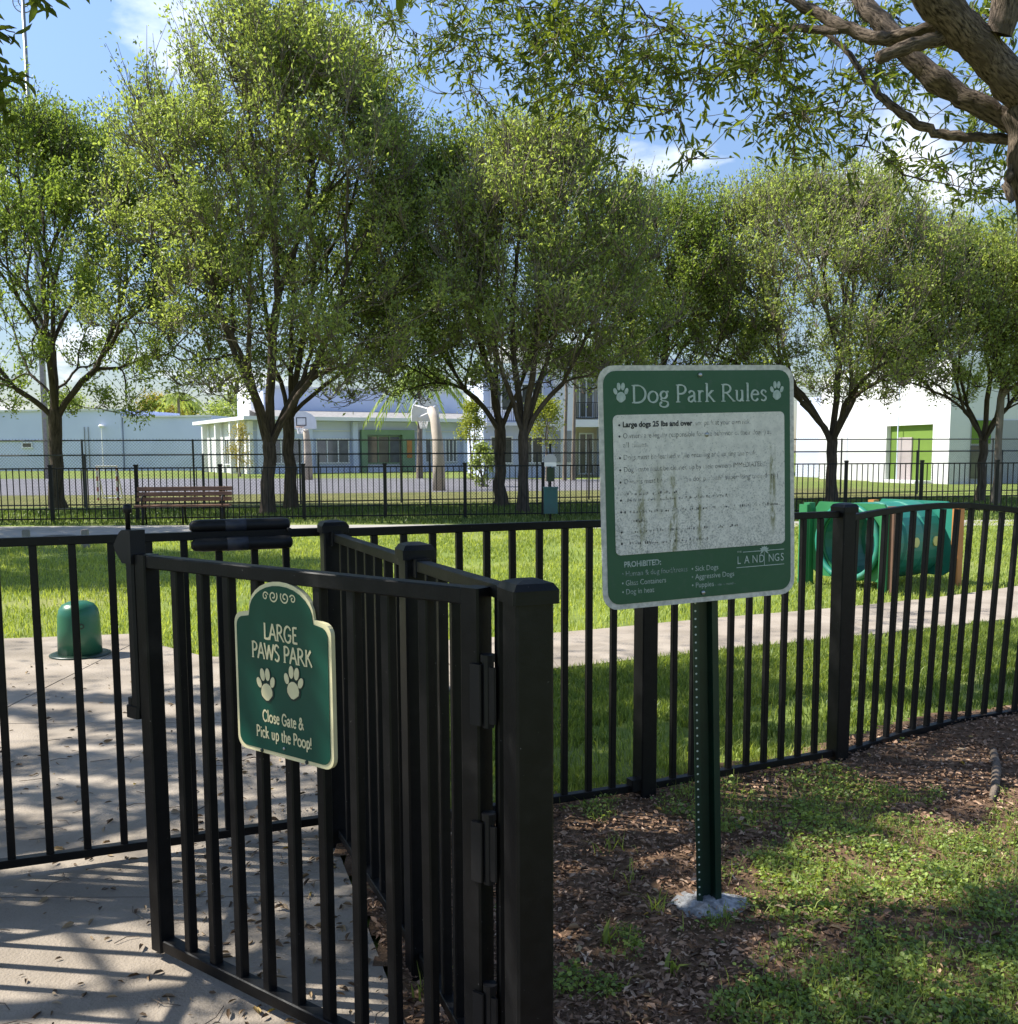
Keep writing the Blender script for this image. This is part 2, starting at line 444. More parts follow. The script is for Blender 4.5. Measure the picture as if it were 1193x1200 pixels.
class MB:
    """collects shapes; build() links them as ONE object"""

    def __init__(self):
        self.v, self.f, self.mi = [], [], []

    def add(self, vs, fs, mi=0):
        o = len(self.v)
        self.v.extend([tuple(p) for p in vs])
        for q in fs:
            self.f.append(tuple(i + o for i in q)); self.mi.append(mi)

    def box(self, c, s, M=None, mi=0):
        hx, hy, hz = s[0] / 2, s[1] / 2, s[2] / 2
        vs = [Vector((x * hx, y * hy, z * hz)) for z in (-1, 1) for y in (-1, 1) for x in (-1, 1)]
        if M is not None:
            vs = [M @ p for p in vs]
        vs = [p + Vector(c) for p in vs]
        self.add(vs, [(0, 2, 3, 1), (4, 5, 7, 6), (0, 1, 5, 4), (2, 6, 7, 3), (0, 4, 6, 2), (1, 3, 7, 5)], mi)

    def cbox(self, c, s, ch, M=None, mi=0, axis=2):
        """box with its long edges (along axis) chamfered"""
        perm = {2: (0, 1, 2), 0: (1, 2, 0), 1: (2, 0, 1)}[axis]
        a, b, e = s[perm[0]] / 2, s[perm[1]] / 2, s[perm[2]] / 2
        ring = [(a - ch, -b), (a, -b + ch), (a, b - ch), (a - ch, b), (-a + ch, b), (-a, b - ch), (-a, -b + ch), (-a + ch, -b)]
        vs = []
        for z in (-e, e):
            for x, y in ring:
                p = [0, 0, 0]; p[perm[0]], p[perm[1]], p[perm[2]] = x, y, z
                p = Vector(p)
                vs.append((M @ p if M is not None else p) + Vector(c))
        fs = [tuple(range(7, -1, -1)), tuple(range(8, 16))] + [(i, (i + 1) % 8, 8 + (i + 1) % 8, 8 + i) for i in range(8)]
        self.add(vs, fs, mi)

    def bar(self, p0, p1, w, hgt, ch=0.002, mi=0):
        """rectangular bar between two points, w sideways, hgt upwards"""
        p0, p1 = Vector(p0), Vector(p1)
        d = p1 - p0
        L = d.length
        x = d / L
        up = Vector((0, 0, 1))
        if abs(x.z) > 0.95:
            up = Vector((0, 1, 0))
        y = up.cross(x).normalized()
        z = x.cross(y)
        M = Matrix((x, y, z)).transposed()
        self.cbox((p0 + p1) / 2, (L, w, hgt), ch, M, mi, axis=0)

    def tube(self, pts, rad, n=8, cap=True, mi=0):
        P = [Vector(p) for p in pts]
        k = len(P)
        rad = [rad] * k if isinstance(rad, (int, float)) else rad
        vs = []
        prev = None
        for i, p in enumerate(P):
            t = (P[min(i + 1, k - 1)] - P[max(i - 1, 0)]).normalized()
            if prev is None:
                a = Vector((0, 0, 1)) if abs(t.z) < 0.9 else Vector((1, 0, 0))
                u = a.cross(t).normalized()
            else:
                u = (prev - t * prev.dot(t)).normalized()
            prev = u
            w = t.cross(u)
            for j in range(n):
                an = 2 * math.pi * j / n
                vs.append(p + (u * math.cos(an) + w * math.sin(an)) * rad[i])
        fs = [(i * n + j, i * n + (j + 1) % n, (i + 1) * n + (j + 1) % n, (i + 1) * n + j) for i in range(k - 1) for j in range(n)]
        if cap:
            fs += [tuple(range(n - 1, -1, -1)), tuple((k - 1) * n + j for j in range(n))]
        self.add(vs, fs, mi)

    def lathe(self, prof, n=20, c=(0, 0, 0), mi=0):
        vs, fs = [], []
        for r, z in prof:
            for j in range(n):
                a = 2 * math.pi * j / n
                vs.append(Vector((c[0] + r * math.cos(a), c[1] + r * math.sin(a), c[2] + z)))
        for i in range(len(prof) - 1):
            for j in range(n):
                fs.append((i * n + j, i * n + (j + 1) % n, (i + 1) * n + (j + 1) % n, (i + 1) * n + j))
        fs.append(tuple(range(n - 1, -1, -1)))
        fs.append(tuple((len(prof) - 1) * n + j for j in range(n)))
        self.add(vs, fs, mi)

    def plate(self, outline, y0, y1, mi=0):
        """2-D outline (x,z), ccw seen from -y, extruded from y0 (front) to y1 (back)"""
        n = len(outline)
        vs = [(x, y0, z) for x, z in outline] + [(x, y1, z) for x, z in outline]
        fs = [tuple(range(n)), tuple(range(2 * n - 1, n - 1, -1))] + [(i, i + n, (i + 1) % n + n, (i + 1) % n) for i in range(n)]
        self.add(vs, fs, mi)

    def slab(self, poly, z0, z1, mi=0):
        n = len(poly)
        vs = [(p[0], p[1], z1) for p in poly] + [(p[0], p[1], z0) for p in poly]
        fs = [tuple(range(n)), tuple(range(2 * n - 1, n - 1, -1))] + [(i, i + n, (i + 1) % n + n, (i + 1) % n) for i in range(n)]
        self.add(vs, fs, mi)

    def build(self, name, m, parent=None, smooth=False):
        me = bpy.data.meshes.new(name)
        me.from_pydata(self.v, [], self.f)
        for x in (m if isinstance(m, (list, tuple)) else [m]):
            me.materials.append(x)
        if isinstance(m, (list, tuple)) and len(m) > 1:
            me.polygons.foreach_set('material_index', self.mi)
        if smooth:
            me.polygons.foreach_set('use_smooth', [True] * len(me.polygons))
        me.update()
        return link(name, me, parent)


def link(name, me, parent=None, mw=None):
    o = bpy.data.objects.new(name, me)
    COL.objects.link(o)
    if parent is not None:
        o.parent = parent
    if mw is not None:
        o.matrix_local = mw
    return o


def empty(name, loc=(0, 0, 0), rz=0.0, parent=None):
    o = bpy.data.objects.new(name, None)
    o.empty_display_size = 0.2
    COL.objects.link(o)
    o.location = loc
    o.rotation_euler = (0, 0, rz)
    if parent is not None:
        o.parent = parent
    return o


def tag(o, label=None, cat=None, group=None, kind=None):
    if label: o['label'] = label
    if cat: o['category'] = cat
    if group: o['group'] = group
    if kind: o['kind'] = kind
    return o


def np_mesh(name, V, F, m, tint=None, smooth=False, parent=None, mi=None):
    """V (N,3); F list of int arrays (M,3)/(M,4); tint per face"""
    me = bpy.data.meshes.new(name)
    V = np.asarray(V, dtype=np.float32)
    me.vertices.add(len(V))
    me.vertices.foreach_set('co', V.ravel())
    F = [np.asarray(f, dtype=np.int32) for f in (F if isinstance(F, list) else [F]) if len(f)]
    loops = np.concatenate([f.ravel() for f in F])
    tot = np.concatenate([np.full(len(f), f.shape[1], dtype=np.int32) for f in F])
    start = np.concatenate([[0], np.cumsum(tot)[:-1]]).astype(np.int32)
    me.loops.add(len(loops))
    me.loops.foreach_set('vertex_index', loops)
    me.polygons.add(len(tot))
    me.polygons.foreach_set('loop_start', start)
    me.polygons.foreach_set('loop_total', tot)
    for x in (m if isinstance(m, (list, tuple)) else [m]):
        me.materials.append(x)
    if mi is not None:
        me.polygons.foreach_set('material_index', np.asarray(mi, dtype=np.int32))
    if tint is not None:
        a = me.attributes.new('tint', 'FLOAT', 'FACE')
        a.data.foreach_set('value', np.asarray(tint, dtype=np.float32))
    if smooth:
        me.polygons.foreach_set('use_smooth', np.ones(len(tot), dtype=bool))
    me.update(calc_edges=True)
    me.validate()
    return link(name, me, parent)


def unit(a):
    return a / np.maximum(np.linalg.norm(a, axis=1, keepdims=True), 1e-9)


def leaves(C, D, L, W, rng, fold=0.25, six=True):
    """leaf blades from base C along D; returns V, F(quads)"""
    n = len(C)
    D = unit(D)
    up = rng.normal(size=(n, 3)) * 0.7 + np.array([0, 0, 1.0])
    S = unit(np.cross(D, up))
    N = np.cross(S, D)
    L = np.broadcast_to(L, (n,))[:, None]
    W = np.broadcast_to(W, (n,))[:, None]
    b, t = C, C + D * L - N * L * 0.08
    if six:
        a1, a2 = C + D * L * 0.32, C + D * L * 0.72
        V = np.stack([b, a1 + S * W * .5 + N * W * fold, a2 + S * W * .38 + N * W * fold, t,
                      a2 - S * W * .38 + N * W * fold, a1 - S * W * .5 + N * W * fold], 1).reshape(-1, 3)
        o = np.arange(n)[:, None] * 6
        F = np.concatenate([o + np.array([[0, 1, 2, 3]]), o + np.array([[0, 3, 4, 5]])], 1).reshape(-1, 4)
        return V, F, 2
    m = C + D * L * 0.5
    V = np.stack([b, m + S * W * .5 + N * W * fold, t, m - S * W * .5 + N * W * fold], 1).reshape(-1, 3)
    o = np.arange(n)[:, None] * 4
    F = np.concatenate([o + np.array([[0, 1, 2]]), o + np.array([[0, 2, 3]])], 1).reshape(-1, 3)
    return V, F, 2


def blades(P, H, W, rng, bend=0.45):
    """grass blades: quad + tip"""
    n = len(P)
    a = rng.random(n) * 2 * np.pi
    S = np.stack([np.cos(a), np.sin(a), np.zeros(n)], 1)
    b = rng.random(n) * 2 * np.pi
    Ld = np.stack([np.cos(b), np.sin(b), np.zeros(n)], 1) * (rng.random(n) * bend)[:, None]
    H = np.broadcast_to(H, (n,))[:, None]
    W = np.broadcast_to(W, (n,))[:, None]
    Z = np.array([0, 0, 1.0])
    mid = P + Z * H * 0.55 + Ld * H * 0.35
    tip = P + Z * H * (1 - 0.25 * np.linalg.norm(Ld, axis=1, keepdims=True)) + Ld * H
    V = np.stack([P - S * W * .5, P + S * W * .5, mid + S * W * .4, mid - S * W * .4, tip], 1).reshape(-1, 3)
    o = np.arange(n)[:, None] * 5
    return V, [o + np.array([[0, 1, 2, 3]]), o + np.array([[3, 2, 4]])]


# ------------------------------------------------------------------ ground and paths (the setting)
def grid_sheet(name, poly_fn, x0, x1, y0, y1, st, zfn, m):
    xs, ys = np.arange(x0, x1 + st / 2, st), np.arange(y0, y1 + st / 2, st)
    X, Y = np.meshgrid(xs, ys)
    Z = zfn(X, Y)
    ok = poly_fn(X, Y)
    V = np.stack([X, Y, Z], -1).reshape(-1, 3)
    nx = len(xs)
    i, j = np.meshgrid(np.arange(nx - 1), np.arange(len(ys) - 1))
    a = (j * nx + i).ravel()
    q = np.stack([a, a + 1, a + nx + 1, a + nx], 1)
    k = ok.ravel()
    q = q[k[q].any(1)]
    return np_mesh(name, V, q, m, smooth=True)


g_ = MB()
g_.slab([(-900, -300), (900, -300), (900, 1500), (-900, 1500)], -1.0, 0.0)
tag(g_.build('lawn', M_LAWN), kind='structure')

# the near fence line (plan)
P_NEAR, P_MID, P_BACK = (0.036, 1.95), (-0.257, 2.78), (-0.645, 3.735)
P_R1, P_R2 = (0.575, 4.235), (1.555, 4.72)
CURVE = [(1.555, 4.72), (1.98, 5.02), (2.42, 5.28), (2.84, 5.46), (3.35, 5.62), (3.9, 5.74)]
P_L0, P_L1 = (-1.90, 3.385), (-0.72, 3.86)


def fence_y(x):                                # line of the right-hand fence, y over x
    return np.interp(x, [-0.645, 0.575, 1.555, 1.98, 2.42, 2.84, 3.35, 3.9, 9.0], [3.735, 4.235, 4.72, 5.02, 5.28, 5.46, 5.62, 5.74, 6.6])


def pad_edge(y):                               # right edge of the concrete pad, x over y
    return np.interp(y, [0.0, 1.0, 2.59, 4.08, 4.8, 5.5, 6.2, 6.6], [0.5, 0.2, -0.30, -0.77, -0.90, -0.85, -0.45, -0.05])


def mulch_z(x, y):
    base = 0.018 + 0.05 * np.exp(-(((x - 2.9) / 1.0) ** 2 + ((y - 5.25) / 0.55) ** 2)) + 0.03 * np.exp(-((y - fence_y(x)) / 0.25) ** 2)
    return base + (fnoise(x, y, 3.0, 4) - 0.5) * 0.05


tag(grid_sheet('mulch_bed', lambda X, Y: (X > pad_edge(Y) + 0.03) & (Y < fence_y(X) + 0.22), -1.0, 9.0, 0.3, 7.0, 0.05, mulch_z, M_SOIL), kind='structure')

# concrete path and pad: separate slabs with open joints
path_root = tag(empty('concrete_path'), kind='structure')


def slab(poly, z=0.03):
    c = np.mean(np.array(poly), 0)
    p = [(c[0] + (q[0] - c[0]) * (1 - 0.004 / max(0.2, math.hypot(q[0] - c[0], q[1] - c[1]))),
          c[1] + (q[1] - c[1]) * (1 - 0.004 / max(0.2, math.hypot(q[0] - c[0], q[1] - c[1])))) for q in poly]
    m_ = MB(); m_.slab(p, -0.08, z)
    m_.build('slab', M_CONC, path_root)


rows = [0.2, 2.1, 3.27, 4.35, 5.5, 6.62]
for a, b in zip(rows[:-1], rows[1:]):
    ys = np.linspace(a, b, 5)
    right = [(float(pad_edge(y)), float(y)) for y in ys]
    zz = 0.03 + 0.003 * random.random()
    slab([(-2.95, a)] + right + [(-2.95, b)], zz)
    slab([(-6.8, a), (-2.95, a), (-2.95, b), (-6.8, b)], zz + 0.002)
far_edge = [(-6.8, 7.9), (-4.12, 8.12), (-3.12, 8.32), (-2.75, 7.85), (-2.23, 7.36), (-1.85, 7.3), (-1.32, 7.46), (-0.5, 7.95), (0.48, 8.3), (1.2, 8.7), (2.41, 9.27), (3.01, 9.5), (4.3, 10.2), (5.56, 11.05), (7.5, 12.6), (9.5, 14.6)]
near_edge = [(-0.05, 6.62), (0.34, 6.89), (1.51, 7.49), (3.22, 8.27), (4.5, 8.92), (6.2, 10.0), (8.2, 11.6), (10.3, 13.7)]
slab([(-6.8, 6.62), (-2.95, 6.62), (-2.95, 8.1), (-3.12, 8.32), (-4.12, 8.12), (-6.8, 7.9)], 0.032)
slab([(-2.95, 6.62), (-1.5, 6.62), (-1.5, 7.4), (-1.85, 7.3), (-2.23, 7.36), (-2.75, 7.85), (-2.95, 8.1)], 0.03)
slab([(-1.5, 6.62), (-0.05, 6.62), (0.34, 6.89), (0.2, 8.2), (-0.5, 7.95), (-1.32, 7.46), (-1.5, 7.4)], 0.033)


def along(pl, t):
    pl = np.array(pl); d = np.concatenate([[0], np.cumsum(np.linalg.norm(np.diff(pl, axis=0), axis=1))])
    return (float(np.interp(t * d[-1], d, pl[:, 0])), float(np.interp(t * d[-1], d, pl[:, 1])))


fe2 = [(0.2, 8.2)] + far_edge[8:]
ne2 = near_edge[1:]
for k in range(8):
    t0, t1, tm = k / 8, (k + 1) / 8, (k + .5) / 8
    slab([along(ne2, t0), along(ne2, tm), along(ne2, t1), along(fe2, t1), along(fe2, tm), along(fe2, t0)], 0.03 + 0.004 * random.random())


def inside(poly, X, Y):
    X, Y = np.asarray(X, float), np.asarray(Y, float)
    r = np.zeros(X.shape, bool)
    n = len(poly)
    for i in range(n):
        x0, y0 = poly[i]; x1, y1 = poly[(i + 1) % n]
        c = ((y0 > Y) != (y1 > Y)) & (X < (x1 - x0) * (Y - y0) / ((y1 - y0) or 1e-9) + x0)
        r ^= c
    return r


PATH_POLY = far_edge + near_edge[::-1] + [(-0.05, 6.6), (-0.85, 5.5), (-6.8, 5.5)]

s_ = MB(); s_.slab([(-30, 15.5), (-14, 17.3), (-8, 18.5), (-2, 20.0), (8, 20.2), (16, 20.5), (40, 21.5), (40, 23.0), (16, 22.1), (8, 21.9), (0, 21.35), (-8, 21.5), (-14, 21.2), (-30, 20.5)], -0.05, 0.02)
tag(s_.build('footpath', M_CONC_FAR), kind='structure')
s_ = MB(); s_.slab([(-70, 27), (-15, 29.6), (-4, 30.6), (6, 32.2), (14, 34), (14, 42), (5, 42), (-10, 40), (-70, 38)], -0.05, 0.004)
tag(s_.build('dry_grass_strip', M_DRY), kind='structure')
s_ = MB(); s_.slab([(-90, 37.9), (-10, 38.6), (6, 41.5), (10, 42.3), (12, 55), (-5, 62), (-30, 66), (-90, 66)], -0.05, 0.008)
tag(s_.build('court_pavement', M_COURT), kind='structure')

# ------------------------------------------------------------------ black picket fences around the dog park
_picket = MB(); _picket.cbox((0, 0, 0.5), (0.0254, 0.0254, 1.0), 0.003)
PICKET_ME = None


def picket_mesh():
    global PICKET_ME
    if PICKET_ME is None:
        o = _picket.build('picket', M_BLACK)
        PICKET_ME = o.data
        bpy.data.objects.remove(o)
    return PICKET_ME


def picket(parent, x, y, z0, z1, ang, lean=0.0, w=1.0):
    """one upright; lean tips it sideways along the fence"""
    M = Matrix.Translation((x, y, z0)) @ Matrix.Rotation(ang, 4, 'Z') @ Matrix.Rotation(lean, 4, 'Y') @ Matrix.Diagonal((w, w, (z1 - z0), 1))
    return link('picket', picket_mesh(), parent, M)


def post(parent, x, y, z1, ang, s=0.076, cap=0.092, z0=-0.2, lean=0.0):
    m_ = MB(); m_.cbox((0, 0, (z1 - 0.02 + z0) / 2), (s, s, z1 - 0.02 - z0), 0.005)
    p = m_.build('post', M_BLACK, parent)
    p.location = (x, y, 0); p.rotation_euler = (0, lean, ang)
    c = MB()
    h = cap / 2
    c.cbox((0, 0, z1 - 0.022), (cap, cap, 0.026), 0.004)
    rings = [(h * .98, z1 - 0.0089), (h * .8, z1 + 0.004), (h * .35, z1 + 0.010)]
    vs, fs = [], []
    for r_, z in rings:
        vs += [(-r_, -r_, z), (r_, -r_, z), (r_, r_, z), (-r_, r_, z)]
    for i in range(2):
        for j in range(4):
            fs.append((i * 4 + j, i * 4 + (j + 1) % 4, i * 4 + 4 + (j + 1) % 4, i * 4 + 4 + j))
    fs.append((8, 9, 10, 11)); fs.append((3, 2, 1, 0))
    c.add(vs, fs)
    c.build('cap', M_BLACK, p)
    return p


def panel(parent, a, b, zb, zt, n=None, off=0.05, spacing=0.117, lean=0.0, dzb=0.0, dzt=0.0, rails=True, ends=(0.045, 0.045)):
    """rails + pickets between plan points a and b (trimmed by ends)"""
    a, b = Vector(a), Vector(b)
    d = (b - a); L = d.length; d /= L
    ang = math.atan2(d.y, d.x)
    p, q = a + d * ends[0], b - d * ends[1]
    if rails:
        m_ = MB(); m_.bar((p.x, p.y, zt - 0.015), (q.x, q.y, zt - 0.015 + dzt), 0.032, 0.03); m_.build('top_rail', M_BLACK, parent)
        m_ = MB(); m_.bar((p.x, p.y, zb + 0.0125), (q.x, q.y, zb + 0.0125 + dzb), 0.036, 0.03); m_.build('bottom_rail', M_BLACK, parent)
    LL = (q - p).length
    n = n or max(1, int(round(LL / spacing)) - 1)
    for k in range(n):
        t = (k + 1) / (n + 1)
        c = p.lerp(q, t)
        picket(parent, c.x, c.y, zb + 0.028 + dzb * t, zt - 0.031 + dzt * t, ang, lean + random.uniform(-.004, .004))
    return ang


# left run
f_left = tag(empty('picket_fence', (P_L0[0], P_L0[1], 0)), 'black metal picket fence at the left, crossing the concrete pad behind the open gate', 'fence', 'black picket fences of the dog park')


def rel(root, p):
    return (p[0] - root.location.x, p[1] - root.location.y)


angL = math.atan2(P_L1[1] - P_L0[1], P_L1[0] - P_L0[0])
L_A, L_B = rel(f_left, (-3.9, 2.57)), rel(f_left, P_L1)
post(f_left, 0, 0, 1.25, angL)
panel(f_left, (0, 0), L_B, 0.068, 1.222, spacing=0.122, ends=(0.04, 0.0))
panel(f_left, L_A, (0, 0), 0.068, 1.222, spacing=0.122)
post(f_left, *L_A, 1.25, angL)

# walk-through run from the near post to the back post
f_cor = tag(empty('picket_fence', (P_NEAR[0], P_NEAR[1], 0)), 'black picket fence along the walk-through, running back from the thick near gate post', 'fence', 'black picket fences of the dog park')
angM = math.atan2(P_BACK[1] - P_NEAR[1], P_BACK[0] - P_NEAR[0])
post(f_cor, 0, 0, 1.25, angM, s=0.078, cap=0.095)
post(f_cor, *rel(f_cor, P_MID), 1.25, angM)
post(f_cor, *rel(f_cor, P_BACK), 1.25, angM, s=0.085, cap=0.1)
panel(f_cor, (0, 0), rel(f_cor, P_MID), 0.075, 1.235, spacing=0.118, dzt=-0.02)
panel(f_cor, rel(f_cor, P_MID), rel(f_cor, P_BACK), 0.075, 1.215, spacing=0.118)
for q in (P_MID, P_BACK):                       # rail brackets
    r_ = rel(f_cor, q); d = Vector((math.cos(angM), math.sin(angM)))
    m_ = MB(); m_.cbox((r_[0] - d.x * 0.055, r_[1] - d.y * 0.055, 1.195), (0.05, 0.042, 0.05), 0.003, Matrix.Rotation(angM, 3, 'Z'))
    m_.build('rail_bracket', M_BLACK, f_cor)

# right run behind the mulch bed
f_right = tag(empty('picket_fence', (P_R1[0], P_R1[1], 0)), 'straight black picket fence behind the green rules sign, at the back edge of the mulch', 'fence', 'black picket fences of the dog park')
angR = math.atan2(P_R2[1] - P_R1[1], P_R2[0] - P_R1[0])
post(f_right, 0, 0, 1.25, angR)
post(f_right, *rel(f_right, P_R2), 1.255, angR)
panel(f_right, rel(f_right, P_BACK), (0, 0), 0.07, 1.228, n=10)
panel(f_right, (0, 0), rel(f_right, P_R2), 0.07, 1.228, n=9)
m_ = MB(); m_.cbox((-0.05, -0.03, 0.10), (0.045, 0.05, 0.05), 0.003, Matrix.Rotation(angR, 3, 'Z')); m_.build('rail_bracket', M_BLACK, f_right)

# bowed panel at the far right
f_bow = tag(empty('picket_fence', (P_R2[0], P_R2[1], 0)), 'bowed black picket fence panel at the right edge, rail arching over the mulch mound', 'fence', 'black picket fences of the dog park')
cv = np.array(CURVE); cd = np.concatenate([[0], np.cumsum(np.linalg.norm(np.diff(cv, axis=0), axis=1))])


def bow(s):
    x, y = np.interp(s, cd, cv[:, 0]), np.interp(s, cd, cv[:, 1])
    zt = np.interp(s, [0, .35, .7, 1.0, 1.3, 1.7, 2.5], [1.205, 1.232, 1.243, 1.235, 1.205, 1.155, 1.1])
    zb = np.interp(s, [0, .5, 1.0, 1.5, 2.5], [0.075, 0.092, 0.1, 0.095, 0.09])
    return float(x) - P_R2[0], float(y) - P_R2[1], float(zt), float(zb)


tr, br_ = MB(), MB()
ss = np.linspace(0.04, cd[-1], 12)
for s0, s1 in zip(ss[:-1], ss[1:]):
    a, b = bow(s0), bow(s1)
    tr.bar((a[0], a[1], a[2] - 0.015), (b[0], b[1], b[2] - 0.015), 0.032, 0.03)
    br_.bar((a[0], a[1], a[3] - .01), (b[0], b[1], b[3] - .01), 0.036, 0.03)
tr.build('top_rail', M_BLACK, f_bow); br_.build('bottom_rail', M_BLACK, f_bow)
for k in range(int(cd[-1] / 0.113)):
    s = 0.085 + 0.113 * k
    a, b = bow(s), bow(s + .02)
    an = math.atan2(b[1] - a[1], b[0] - a[0])
    ln = min(0.062, 0.02 + 0.05 * s)
    sh = 1.1 * ln
    picket(f_bow, a[0] - sh * .92 * math.cos(an), a[1] - sh * .92 * math.sin(an), a[3], a[2] - .03, an, ln)

# the side fence just left of the frame, whose shadow crosses the pad
f_side = tag(empty('picket_fence', (-1.90, 0.4, 0)), 'black picket fence at the left of the walk-through, casting striped shadow on concrete', 'fence', 'black picket fences of the dog park')
panel(f_side, (0, 0), (0, 1.5), 0.068, 1.222, spacing=0.12)
panel(f_side, (0, 1.5), (0, 2.985), 0.068, 1.222, spacing=0.12)
post(f_side, 0, 0, 1.25, 0); post(f_side, 0, 1.5, 1.25, 0)

# ------------------------------------------------------------------ the open front gate
G_L, G_R = Vector((-1.04, 2.872)), Vector((-0.05, 2.105))
gd = (G_R - G_L); G_LEN = gd.length
g_ang = math.atan2(gd.y, gd.x)
gate = tag(empty('picket_gate', (G_L.x, G_L.y, 0), g_ang), 'open black picket gate swung towards the viewer, carrying the large paws sign', 'gate')
ZB, ZT = 0.06, 1.222
for x in (0.025, G_LEN - 0.025):
    m_ = MB(); m_.cbox((x, 0, (ZB + ZT) / 2), (0.05, 0.05, ZT - ZB), 0.004); m_.build('stile', M_BLACK, gate)
m_ = MB(); m_.cbox((G_LEN / 2, 0, ZT - 0.019), (G_LEN - 0.1, 0.04, 0.036), 0.003, axis=0); m_.build('top_rail', M_BLACK, gate)
m_ = MB(); m_.cbox((G_LEN / 2, 0, ZB + 0.02), (G_LEN - 0.1, 0.04, 0.036), 0.003, axis=0); m_.build('bottom_rail', M_BLACK, gate)
NG = 9
for k in range(NG):
    x = 0.05 + (G_LEN - 0.1) * (k + 1) / (NG + 1)
    picket(gate, x, 0.0, ZB + 0.038, ZT - 0.037, 0, random.uniform(-.003, .003), 1.1)
for z in (0.28, 0.66, 1.0):                    # hinges to the near post
    m_ = MB()
    m_.tube([(G_LEN + 0.016, -0.012, z - 0.07), (G_LEN + 0.016, -0.012, z + 0.07)], 0.013, 10)
    m_.tube([(G_LEN + 0.016, -0.012, z + 0.07), (G_LEN + 0.016, -0.012, z + 0.085)], 0.016, 10)
    m_.cbox((G_LEN - 0.004, -0.028, z), (0.03, 0.008, 0.13), 0.002)
    m_.cbox((G_LEN + 0.03, -0.018, z), (0.022, 0.006, 0.12), 0.002)
    m_.build('hinge', M_BLACKM, gate, smooth=False)
# tall pull-up safety latch on the free stile
la = tag(empty('safety_latch', (0, 0, 0), 0, gate))
m_ = MB(); m_.cbox((-0.022, -0.012, 1.0), (0.036, 0.034, 0.46), 0.006); m_.build('latch_tube', M_BLACKM, la)
m_ = MB()
m_.plate([(-0.085, 1.245), (-0.078, 1.228), (-0.045, 1.195), (0.0, 1.195), (0.0, 1.29), (-0.04, 1.29), (-0.055, 1.282)], -0.034, 0.014)
m_.build('latch_head', M_BLACKM, la)
m_ = MB(); m_.lathe([(0.007, 1.29), (0.007, 1.335), (0.011, 1.338), (0.0125, 1.350), (0.010, 1.359), (0.004, 1.362)], 12, (-0.045, -0.01, 0)); m_.build('pull_knob', M_BLACKM, la, True)
m_ = MB(); m_.cbox((-0.035, -0.012, 0.765), (0.06, 0.04, 0.035), 0.006); m_.cbox((-0.05, -0.012, 0.79), (0.022, 0.03, 0.03), 0.004); m_.build('latch_foot', M_BLACKM, la)

# black padded roll on the rail of the left fence
dL = Vector((math.cos(angL), math.sin(angL)))
r0 = Vector(P_L0) + dL * ((-1.155 - P_L0[0]) / dL.x)
roll = tag(empty('rail_padding', (r0.x, r0.y, 0), angL), 'black padded roll with small grey tags strapped over the top rail of the left fence', 'padding')
for (z, y, nm, tg) in ((1.240, 0.016, 'roll', 1.252), (1.176, -0.03, 'roll', 1.165)):
    m_ = MB()
    prof = [(0.0, 0.012), (0.012, 0.022), (0.04, 0.025), (0.33, 0.025), (0.355, 0.022), (0.362, 0.012)]
    m_.tube([(x, y, z) for x, _ in prof], [r_ for _, r_ in prof], 12)
    u = m_.build(nm, M_BLACKM, roll, True)
    m_ = MB(); m_.tube([(0.125, y, z), (0.20, y, z)], 0.0256, 12); m_.build('tag_band', M_LABELTAG, u, True)
m_ = MB(); m_.cbox((0.352, -0.012, 1.222), (0.014, 0.07, 0.012), 0.003, axis=1); m_.build('strap', M_BLACKM, roll)

# ------------------------------------------------------------------ lettering helpers
DG = None


def text_mesh(s, size, bold=0.0, sx=1.0, spacing=1.0, align='LEFT'):
    """Blender's built-in sans, returned as (verts 2-D, faces, width)"""
    cu = bpy.data.curves.new('txt', 'FONT')
    cu.body = s; cu.size = size; cu.offset = bold; cu.space_character = spacing; cu.resolution_u = 3; cu.fill_mode = 'FRONT'
    ob = bpy.data.objects.new('txt', cu)
    COL.objects.link(ob)
    dg = bpy.context.evaluated_depsgraph_get()
    dg.update()
    me = bpy.data.meshes.new_from_object(ob.evaluated_get(dg))
    vs = [(v.co.x * sx, v.co.y) for v in me.vertices]
    fs = [tuple(p.vertices) for p in me.polygons]
    bpy.data.objects.remove(ob); bpy.data.curves.remove(cu); bpy.data.meshes.remove(me)
    xs = [v[0] for v in vs]
    w = (max(xs) - (min(xs) if align == 'CENTER' else 0.0)) if xs else 0.0
    if align == 'CENTER':
        mid = (max(xs) + min(xs)) / 2
        vs = [(x - mid, y) for x, y in vs]
    return vs, fs, w


def put_text(parent, s, x, z, size, m, y, bold=0.0, sx=1.0, spacing=1.0, align='LEFT', name='lettering', fitw=None):
    vs, fs, w = text_mesh(s, size, bold, sx, spacing, align)
    if fitw:
        k = fitw / w
        vs = [(a * k, b) for a, b in vs]
    mb_ = MB()
    mb_.add([(x + a, y, z + b) for a, b in vs], fs)
    return mb_.build(name, m, parent)


def arc(cx, cy, rx, ry, a0, a1, n=12):
    return [(cx + rx * math.cos(R(a0 + (a1 - a0) * i / n)), cy + ry * math.sin(R(a0 + (a1 - a0) * i / n))) for i in range(n + 1)]


